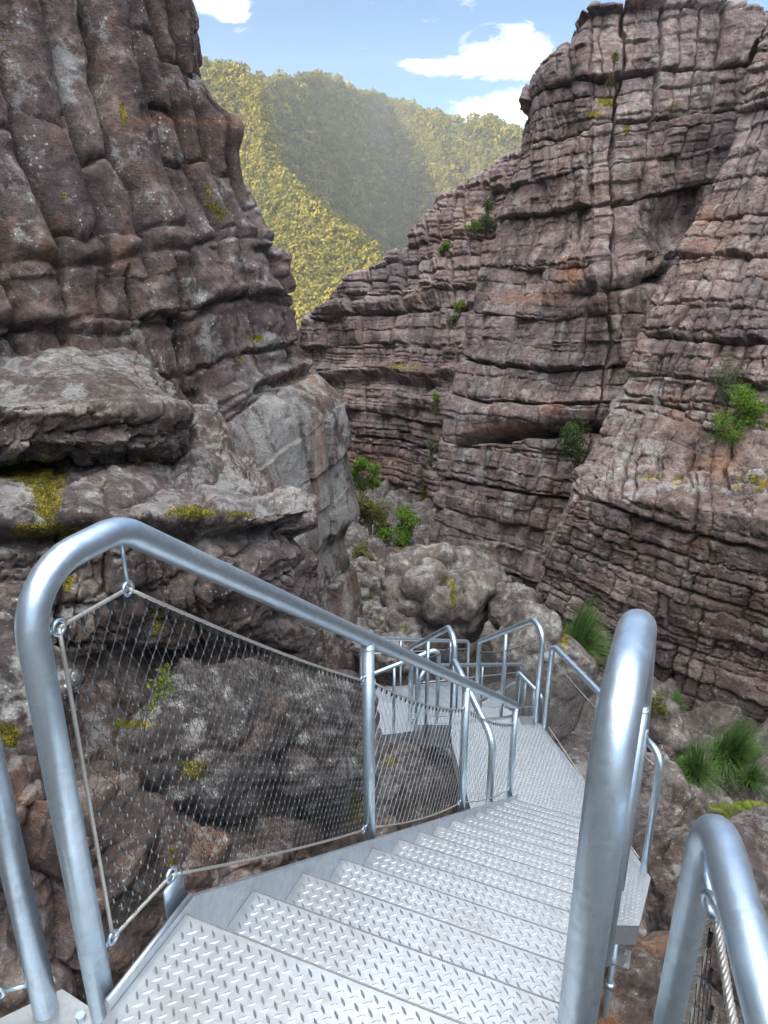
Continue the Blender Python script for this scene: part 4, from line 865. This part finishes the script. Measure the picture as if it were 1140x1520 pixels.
# ---- upper flight
NOSE = steel_mat('dark_nosing', (0.26, 0.26, 0.26), 0.5, 0.7, 0.6, 2)  # darker steel for the thin strip along each tread edge
S0, DS, Z0, DZ = 1.031, .265, -1.496, .194
NT_ = 15; CL, CR = -.925, -.075
nos = lambda k: (S0 + DS * k, Z0 - DZ * k)
st = empty('staircase', W(S0, -.5, Z0), 'long straight galvanised checker plate stair flight dropping from the foreground', 'staircase')
def tread(root, s0, s1, z, c0, c1, fr=W, fold=.045, DDv=DD, CCv=CC, loz=True):
    mb = MB(); o = fr(s0, c0, z - .006); box(mb, o, DDv * (s1 - s0), CCv * (c1 - c0), UP * .006)
    box(mb, fr(s1 - .006, c0 + .001, z - fold), DDv * .0065, CCv * (c1 - c0 - .002), UP * (fold - .0062))
    if loz: lozenges(mb, fr(s0 + .004, c0 + .012, z), DDv, CCv, (s1 - s0 - .007) / .0215, (c1 - c0 - .02) / .0215)
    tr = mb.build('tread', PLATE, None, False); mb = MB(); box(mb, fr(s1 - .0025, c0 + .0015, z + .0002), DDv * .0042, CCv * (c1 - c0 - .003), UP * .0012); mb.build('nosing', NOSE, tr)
    return attach(tr, root)
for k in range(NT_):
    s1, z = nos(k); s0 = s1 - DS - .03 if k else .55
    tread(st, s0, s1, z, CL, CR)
def stringer(root, prof, c0, c1, fr=W):
    n = len(prof); A = [fr(s, c0, z) for s, z in prof]; B = [fr(s, c1, z) for s, z in prof]; i = np.arange(n); j = (i + 1) % n
    mb = MB(); mb.add(A + B, [np.array([i[::-1]]), np.array([i + n]), np.stack([i, j, j + n, i + n], -1)]); return attach(mb.build('stringer', GALV_S, None, False), root)
GALV_S = steel_mat('galvanised_plate', (0.56, 0.61, 0.66), 0.36, 0.85, 0.15)
pf = [(.78, Z0 + .022), (S0 + .03, Z0 + .022), (S0 + DS * 15 - .05, Z0 - DZ * 15 + .055), (S0 + DS * 15 + .02, Z0 - DZ * 15 + .012), (S0 + DS * 15 + .02, -4.62), (S0 + DS * 14 - .2, -4.62), (S0 - .05, Z0 - .26), (.78, Z0 - .26)]
stringer(st, pf, CL - .012, CL - .001); stringer(st, pf, CR + .001, CR + .012)
mb = MB(); tube(mb, np.array([W(.78, CL - .006, Z0 + .024), W(S0 + .03, CL - .006, Z0 + .024)]), .007, 8); attach(mb.build('edge_trim', GALV_S, None, True), st)

def flight_rail(c, label, sgn, with_net=True):
    zt = lambda s: -.543 - .755 * (s - 1.02); zb = lambda s: Z0 - DZ * (s - S0) / DS + .02
    root = empty('handrail', W(.80, c, Z0), label, 'handrail', 'handrails of the upper flight')
    pipe(root, [W(.80, c, Z0 - .2), W(.80, c, -.545), W(1.03, c, -.545), W(4.86, c, zt(4.86))], .13)
    ps = [2.155, 3.47, 4.86]
    for s in ps: post_part(root, W(s, c, zb(s) - .22), W(s, c, zt(s) - .005))
    ax = CC
    # eyes on the first loop and the ropes of the first panel
    e1 = W(.855, c, -.665); e2 = W(1.03, c, -.672); e3 = W(.855, c, Z0 + .10); e4 = W(1.045, c - sgn * .0, Z0 + .085); e5 = W(2.10, c, zt(2.10) - .175); e6 = W(2.10, c, zb(2.10) + .05)
    eyebolt(root, W(.82, c, -.665), e1, CC); eyebolt(root, W(1.03, c, -.565), e2, CC); eyebolt(root, W(.82, c, Z0 + .10), e3, CC); eyebolt(root, W(2.14, c, zt(2.10) - .175), e5, CC); eyebolt(root, W(2.14, c, zb(2.10) + .05), e6, CC)
    mb = MB(); torus(mb, e4, CC, .016, .0045); box(mb, W(1.015, c - .004, Z0 - .02), DD * .065, CC * .008, UP * .085); attach(mb.build('lug', GALV, None, True), root)
    rope(root, [e1, e2]); rope(root, [e1, e3]); rope(root, [e3, e4]); rope(root, [e2, e5], sag=.014); rope(root, [e4, e6], sag=.012)
    bots = [e4 + (e6 - e4) * x - UP * .012 * 4 * x * (1 - x) for x in np.linspace(0, 1, 9)]; tops = [e2 + (e5 - e2) * x - UP * .014 * 4 * x * (1 - x) for x in np.linspace(0, 1, 9)]
    if with_net: net(root, np.array([e3] + bots), np.array([e1] + tops))
    for a, b in ((2.155, 3.47), (3.47, 4.86)):
        t0, t1 = W(a + .05, c, zt(a + .05) - .17), W(b - .05, c, zt(b - .05) - .17); b0, b1 = W(a + .05, c, zb(a + .05) + .05), W(b - .05, c, zb(b - .05) + .05)
        for q, w_ in ((t0, a), (t1, b), (b0, a), (b1, b)): eyebolt(root, q + (W(w_, c, q[2]) - q) * np.array([1, 1, 0]), q, CC)
        rope(root, [t0, t1], sag=.035); rope(root, [b0, b1], sag=.03)
        xs = np.linspace(0, 1, 9); T_ = [t0 + (t1 - t0) * x - UP * .035 * 4 * x * (1 - x) for x in xs]; B_ = [b0 + (b1 - b0) * x - UP * .03 * 4 * x * (1 - x) for x in xs]
        if with_net: net(root, B_, T_, (.075, .065), sleeve=False, near=False)
    return root
flight_rail(-.968, 'long left handrail of the near flight with its rounded loop and wire net', -1)
flight_rail(-.040, 'near right handrail of the long flight, its thick round end closest to the viewer', 1)

# ---- the side railings at the top landing
lp = np.array([-.756, 1.2]); root = empty('handrail', (*lp, -1.66), 'leaning edge post of the landing railing at the far left bottom corner', 'handrail')
pipe(root, [(lp[0], lp[1], -1.75), (lp[0], lp[1], -.70), (lp[0] - .55, lp[1] + .02, -.70), (lp[0] - 1.8, lp[1] - .3, -.62)], .12)
mb = MB(); Lp = np.array([lp[0], lp[1], -1.60]); e = Lp + np.array([-.085, -.02, .02]); eyebolt(root, Lp + np.array([-.02, 0, .02]), e, (0, 1, 0)); rope(root, [e, e + np.array([-.02, 0, .85])]); rope(root, [e, e + np.array([-.6, -.1, -.03])])
pl = np.array([PZ(92, 1468, -1.66), PZ(190, 1532, -1.66), PZ(175, 1640, -1.66), PZ(-90, 1640, -1.66), PZ(-60, 1540, -1.66)])
pr = empty('side_plate', pl.mean(0), 'small flat steel plate under the post at the bottom left corner', 'steel plate')
mb = MB(); prism(mb, pl, .012); attach(mb.build('plate', PLATE, None, False), pr)
for q in ((120, 1512), (140, 1530)):
    mb = MB(); c0 = PZ(*q, -1.66); tube(mb, np.array([c0 - UP * .004, c0 + UP * .012]), .011, 6); attach(mb.build('bolt', GALV, None, False), pr)
rp = np.array([.485, .90]); root = empty('handrail', (*rp, -1.9), 'near right railing loop with twisted wire rope tied inside its bend', 'handrail')
dr = np.array([-.22, -.975, .06]); A_ = np.array([*rp, -.815])
pipe(root, [(*rp, -2.3), A_, A_ + dr * .95], .10)
ey = A_ + np.array([-.012, -.075, -.115]); eyebolt(root, np.array([*rp, ey[2] + .01]), ey, (1, .2, .2), .019, .0065)
rope(root, [ey + np.array([0, 0, -.015]), np.array([rp[0] - .02, rp[1] - .06, -2.2])], .0052, 0, True); rope(root, [ey + np.array([.004, -.01, -.012]), ey + np.array([.02, -.34, -.42])], .0058, 0, True)
rope(root, [ey + np.array([.004, -.01, -.012]), ey + np.array([-.13, -.62, -.02])], .0052, .03, True)
nb = np.array([[rp[0] - .02, rp[1] - .06, -1.9], ey + np.array([.0, -.12, -1.0]), ey + np.array([-.05, -.3, -1.0])]); ntp = np.array([ey + np.array([0, 0, -.02]), ey + np.array([-.03, -.14, -.17]), ey + np.array([-.07, -.34, -.2])]); net(root, nb, ntp)

# ---- the deck at the foot of the flight
ZD = -4.404
dk = [PZ(802, 1074, ZD), PZ(862, 1152, ZD), PZ(936, 1258, ZD), PZ(966, 1303, ZD), PZ(949, 1376, ZD), W(4.02, .02, ZD), W(4.02 + .9, .02, ZD)]
dk = [PZ(802, 1074, ZD), PZ(862, 1152, ZD), PZ(936, 1258, ZD), PZ(966, 1303, ZD), PZ(949, 1374, ZD), W(4.06, -.052, ZD), W(4.66, -.052, ZD), W(4.66, -.948, ZD), W(4.98, -.952, ZD), W(4.98, -.99, ZD), PZ(725, 1222, ZD), PZ(700, 1205, ZD), PZ(672, 1108, ZD), PZ(668, 1084, ZD)]
deck = empty('deck', W(5.2, -.5, ZD), 'angular checker plate deck at the foot of the long flight', 'deck')
attach(deck_plate(dk, DD).build('deck_plate', PLATE, None, False), deck)
for k in (0, 1, 2, 3, 4, 6, 9, 10, 11, 12): attach(skirt(dk, k, .17).build('edge_beam', GALV_S, None, False), deck)
lg = PZ(912, 1412, -4.78); mb = MB(); tube(mb, np.array([lg - UP * 1.3, lg + UP * .2]), .024, 14); tube(mb, np.array([lg - UP * .34, lg - UP * .30]), .042, 6); attach(mb.build('leg', GALV, None, True), deck)
mb = MB(); box(mb, lg - DD * .07 - CC * .05 - UP * .05, DD * .15, CC * .16, UP * .012)
for a, b in ((.05, .07), (-.04, .08)): tube(mb, np.array([lg + DD * a + CC * b - UP * .08, lg + DD * a + CC * b - UP * .02]), .010, 6)
attach(mb.build('foot_plate', PLATE, None, False), deck)
for q in ((700, 1150), (850, 1180)):
    b0 = PZ(*q, ZD - .1); mb = MB(); tube(mb, np.array([b0 - UP * 2.6, b0]), .03, 12); attach(mb.build('leg', GALV, None, True), deck)

def zon(xy, py):
    """height on the vertical through xy seen at image row py"""
    u = (760 - py) / F; return xy[1] * (-ST + u * CT) / (CT + u * ST)
def up(b, py): return np.array([b[0], b[1], zon(b, py)])
def panel(root, a0, a1, b0, b1, sag=.03, nt=True):
    rope(root, [a0, a1], .004, sag); rope(root, [b0, b1], .004, sag * .5); xs = np.linspace(0, 1, 7)
    if nt: net(root, [b0 + (b1 - b0) * x - UP * sag * 2 * x * (1 - x) for x in xs], [a0 + (a1 - a0) * x - UP * sag * 4 * x * (1 - x) for x in xs], cell=(.085, .075), sleeve=False, near=False)
# right edge of the deck
b1 = PZ(809, 1080, ZD); b2 = PZ(955, 1294, ZD); ztop = zon(b1, 957); z2 = zon(b2, 1122)
root = empty('handrail', b1, 'lower handrail along the right edge of the deck, bent down at both ends', 'handrail')
t1 = np.array([b1[0], b1[1], ztop]); t2 = np.array([b2[0], b2[1], z2]); pipe(root, [b1, t1, t2, b2], .10, .026)
m_ = (b2 - b1); mdl = b1 + m_ * .5; post_part(root, mdl, (t1 + t2) / 2)
panel(root, t1 + m_ * .04 - UP * .13, t2 - m_ * .04 - UP * .13, b1 + m_ * .04 + UP * .06, b2 - m_ * .04 + UP * .06)
# left edge of the deck
b1 = PZ(725, 1206, ZD); t1 = up(b1, 1098); q = P(684, 1000, 5.5); q2 = P(672, 976, 5.75)
root = empty('handrail', b1, 'thick bent handrail end on the left edge of the deck, seen through the wire net', 'handrail')
pipe(root, [b1, t1, q, q2, q2 - UP * .2], .14, .028)
# ---- second flight, turning left
az = R(-10); D2 = np.array([math.sin(az), math.cos(az), 0]); C2 = np.array([math.cos(az), -math.sin(az), 0]); O2 = PZ(795, 1069, ZD); O2 = O2 * np.array([1, 1, 0])
W2 = lambda s, c, z: O2 + D2 * s + C2 * c + UP * z
N2 = 6; st2 = empty('staircase', W2(0, -.4, ZD), 'second stair flight turning left down from the deck', 'staircase')
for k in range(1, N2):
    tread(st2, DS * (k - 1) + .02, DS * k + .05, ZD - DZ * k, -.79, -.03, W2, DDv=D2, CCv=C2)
pf2 = [(0, ZD + .05), (DS * N2, ZD - DZ * N2 + .05), (DS * N2, ZD - DZ * N2 - .2), (0, ZD - .22)]
stringer(st2, pf2, -.805, -.792, W2); stringer(st2, pf2, -.028, -.015, W2)
Z2 = ZD - DZ * N2
def flight2_rail(c, label, posts):
    root = empty('handrail', W2(0, c, ZD), label, 'handrail', 'handrails of the second flight')
    h = zon(PZ(789, 1071, ZD), 938); zt = lambda s: h - .732 * max(0, s - .2)
    pipe(root, [W2(-.03, c, ZD - .1), W2(-.03, c, h), W2(.2, c, h), W2(1.75, c, zt(1.75)), W2(1.75, c, Z2)], .11, .026)
    for s in posts: post_part(root, W2(s, c, ZD - .732 * s - .1), W2(s, c, zt(s)), .020)
    panel(root, W2(.1, c, h - .14), W2(1.70, c, zt(1.70) - .14), W2(.1, c, ZD + .08), W2(1.70, c, Z2 + .15), .05)
    return root
flight2_rail(-.012, 'tall bent handrail of the second flight sloping down left past the huge boulder', (.9,))
flight2_rail(-.815, 'inner handrail of the second flight with a dark post at the deck corner', (.95,))
# ---- middle deck below the second flight
md = [PZ(653, 1081, Z2), PZ(540, 1094, Z2), PZ(500, 1060, Z2), PZ(520, 1036, Z2), PZ(566, 1040, Z2), PZ(640, 1060, Z2), PZ(745, 1046, Z2), PZ(765, 1060, Z2)]
d2 = empty('deck', np.mean(md, 0), 'lower landing with a dark edge beam at the foot of the second flight', 'deck')
attach(deck_plate(md, DD).build('deck_plate', PLATE, None, False), d2)
for k in (0, 1, 4, 5): attach(skirt(md, k, .30).build('edge_beam', GALV_S, None, False), d2)
for q in ((560, 1085), (640, 1075)):
    b0 = PZ(*q, Z2 - .05); mb = MB(); tube(mb, np.array([b0 - UP * 2.4, b0]), .03, 10); attach(mb.build('leg', GALV, None, True), d2)
rootm = empty('handrail', PZ(588, 1062, Z2), 'handrail with evenly spaced posts along the near side of the lower landing', 'handrail')
e0, e1 = PZ(648, 1078.5, Z2), PZ(545, 1092, Z2); q0, q1 = up(e0, 962), up(e1, 1004)
pipe(rootm, [e0, q0, q1, e1], .07, .024)
for x in (.30, .62): post_part(rootm, e0 + (e1 - e0) * x, q0 + (q1 - q0) * x, .018)
# ---- third flight, doubling back to the right below the second
az = R(42); D3 = np.array([math.sin(az), math.cos(az), 0]); C3 = np.array([math.cos(az), -math.sin(az), 0]); O3 = PZ(621, 1068, Z2) * np.array([1, 1, 0])
W3 = lambda s, c, z: O3 + D3 * s + C3 * c + UP * z
st3 = empty('staircase', W3(0, .4, Z2), 'third stair flight doubling back right, farthest down the gorge', 'staircase')
for k in range(1, 10): tread(st3, DS * (k - 1) - .1, DS * k, Z2 - .12 * k, -.90, -.03, W3, DDv=D3, CCv=C3, loz=False)
for c0, c1 in ((-.915, -.902), (-.028, -.015)): stringer(st3, [(-.1, Z2 + .05), (DS * 9, Z2 - 1.08 + .05), (DS * 9, Z2 - 1.3), (-.1, Z2 - .2)], c0, c1, W3)
def rail3(c, label, h):
    root = empty('handrail', W3(0, c, Z2), label, 'handrail', 'handrails of the third flight')
    pipe(root, [W3(0, c, Z2 - .1), W3(0, c, Z2 + h), W3(.25, c, Z2 + h), W3(2.3, c, Z2 + h - .95), W3(2.3, c, Z2 - 1.1)], .12, .024)
    for s in (.75, 1.3, 1.85): post_part(root, W3(s, c, Z2 - .45 * s), W3(s, c, Z2 + h - .463 * (s - .25)), .016)
    mb = MB(); tube(mb, np.array([W3(.06, c, Z2 + h - .14), W3(2.24, c, Z2 + h - 1.05)]), .008, 8); attach(mb.build('cable', ROPE, None, True), root); return root
h3_ = zon(PZ(621, 1068, Z2), 1001) - Z2
rail3(-.93, 'far handrail of the third flight, left of the boulder', h3_); rail3(0.0, 'near handrail of the third flight with a hooped end', h3_)
# lowest guard seen between the second flight's rails
g0 = P(768, 1035, 7.3); g1 = P(768, 996, 7.3)
root = empty('handrail', g0, 'small lowest handrail corner framed by the deck posts', 'handrail')
gl = P(711, 1041, 8.2); gr = P(804, 1037, 6.9)
pipe(root, [g0 - UP * .5, g1, P(804, 1033, 6.9), P(804, 1068, 6.9) - UP * .1], .05, .020)
mb = MB(); tube(mb, np.array([P(766, 1014, 7.3), gl]), .020, 12); attach(mb.build('mid_rail', GALV, None, True), root)
for x in (.35, .7): a = P(768 + 36 * x, 996 + 38 * x, 7.3 - .4 * x); post_part(root, a - UP * .6, a, .014)
# ------------------------------------------------------------------ the air
hz = bpy.data.materials.new('haze'); hz.use_nodes = True; t_ = hz.node_tree; t_.nodes.clear()
v_ = t_.nodes.new('ShaderNodeVolumePrincipled'); v_.inputs['Color'].default_value = (0.86, 0.92, 1.0, 1); v_.inputs['Density'].default_value = 0.00034; v_.inputs['Anisotropy'].default_value = 0.25
o_ = t_.nodes.new('ShaderNodeOutputMaterial'); t_.links.new(v_.outputs[0], o_.inputs['Volume'])
mb = MB(); box(mb, (-1040, -640, -52), (2080, 0, 0), (0, 1800, 0), (0, 0, 242)); props(mb.build('haze', hz), kind='stuff')
# ------------------------------------------------------------------ light, sky
SUN_AZ, SUN_EL = R(-112), R(33)
sd = Vector((math.sin(SUN_AZ) * math.cos(SUN_EL), math.cos(SUN_AZ) * math.cos(SUN_EL), math.sin(SUN_EL)))
sun = bpy.data.lights.new('sun', 'SUN'); sun.energy = 4.6; sun.angle = R(0.5); sun.color = (1.0, 0.84, 0.55)
so = bpy.data.objects.new('sun', sun); COL.objects.link(so); so.rotation_euler = (-sd).to_track_quat('-Z', 'Y').to_euler()
w = bpy.data.worlds.new('World'); scene.world = w; w.use_nodes = True; nt = w.node_tree; nt.nodes.clear()
class WT(NT):
    def __init__(s, t): s.t = t
t = WT(nt)
sky = t.n('ShaderNodeTexSky', sky_type='NISHITA', sun_disc=False, sun_elevation=SUN_EL, sun_rotation=SUN_AZ % (2 * math.pi), altitude=1500.0, air_density=0.9, dust_density=0.2, ozone_density=1.6)
gen = t.n('ShaderNodeTexCoord').outputs['Generated']
sx = t.n('ShaderNodeSeparateXYZ', i={0: gen})
cn = t.n('ShaderNodeMapping', i={'Vector': gen, 'Scale': (1.0, 1.0, 2.1)}).outputs[0]
n1 = t.noise(cn, 16.0, 10, 0.68, 0.7); n2 = t.noise(cn, 2.2, 6, 0.55, 0.2)
def blob(px, py, sx_, sz_):
    """soft cloud bank round one direction of the sky"""
    d = P(px, py, 1.0); d = d / np.linalg.norm(d)
    v = t.n('ShaderNodeVectorMath', operation='SUBTRACT', i={0: gen, 1: tuple(d)}).outputs[0]
    v = t.n('ShaderNodeVectorMath', operation='MULTIPLY', i={0: v, 1: (1 / sx_, 1 / sx_, 1 / sz_)}).outputs[0]
    l = t.n('ShaderNodeVectorMath', operation='LENGTH', i={0: v}).outputs['Value']
    return t.math('SUBTRACT', 1.0, l, True)
m = None
for a in ((745, 92, .070, .023), (775, 72, .050, .029), (680, 100, .070, .015), (640, 96, .05, .009), (720, 168, .06, .022), (770, 160, .06, .026), (330, 4, .045, .016), (345, 22, .028, .010)):
    b = blob(*a); m = b if m is None else t.math('MAXIMUM', m, b)
near = t.ramp(t.math('ADD', t.math('MULTIPLY', m, 0.95), t.math('MULTIPLY', t.math('SUBTRACT', n1, 0.5), 1.7)), [(0.20, 0.0), (0.45, 0.4), (0.85, 1.0)])
# broken bright cloud added out of view, overhead and behind, to light the gorge
back = t.math('MULTIPLY', t.ramp(n2, [(0.36, 0.0), (0.56, 1.0)]), t.ramp(t.math('SUBTRACT', sx.outputs['Z'], t.math('MULTIPLY', sx.outputs['Y'], 0.25)), [(0.55, 0.0), (0.9, 1.0)]))
skyc = t.n('ShaderNodeHueSaturation', i={'Color': sky.outputs[0], 'Saturation': 1.3, 'Value': 0.50}).outputs[0]
c1 = t.mix(near, skyc, (7.5, 7.2, 6.7)); c2 = t.mix(back, c1, (25.0, 25.4, 26.0))
bg = t.n('ShaderNodeBackground', i={'Color': c2, 'Strength': 0.13}); wo = t.n('ShaderNodeOutputWorld'); nt.links.new(bg.outputs[0], wo.inputs['Surface'])
scene.view_settings.view_transform = 'Standard'; scene.view_settings.look = 'None'; scene.view_settings.exposure = 1.42; scene.view_settings.gamma = 1.0
cy = scene.cycles; cy.use_denoising = True; cy.max_bounces = 7; cy.diffuse_bounces = 2; cy.glossy_bounces = 4; cy.volume_bounces = 0; cy.transmission_bounces = 2; cy.transparent_max_bounces = 8
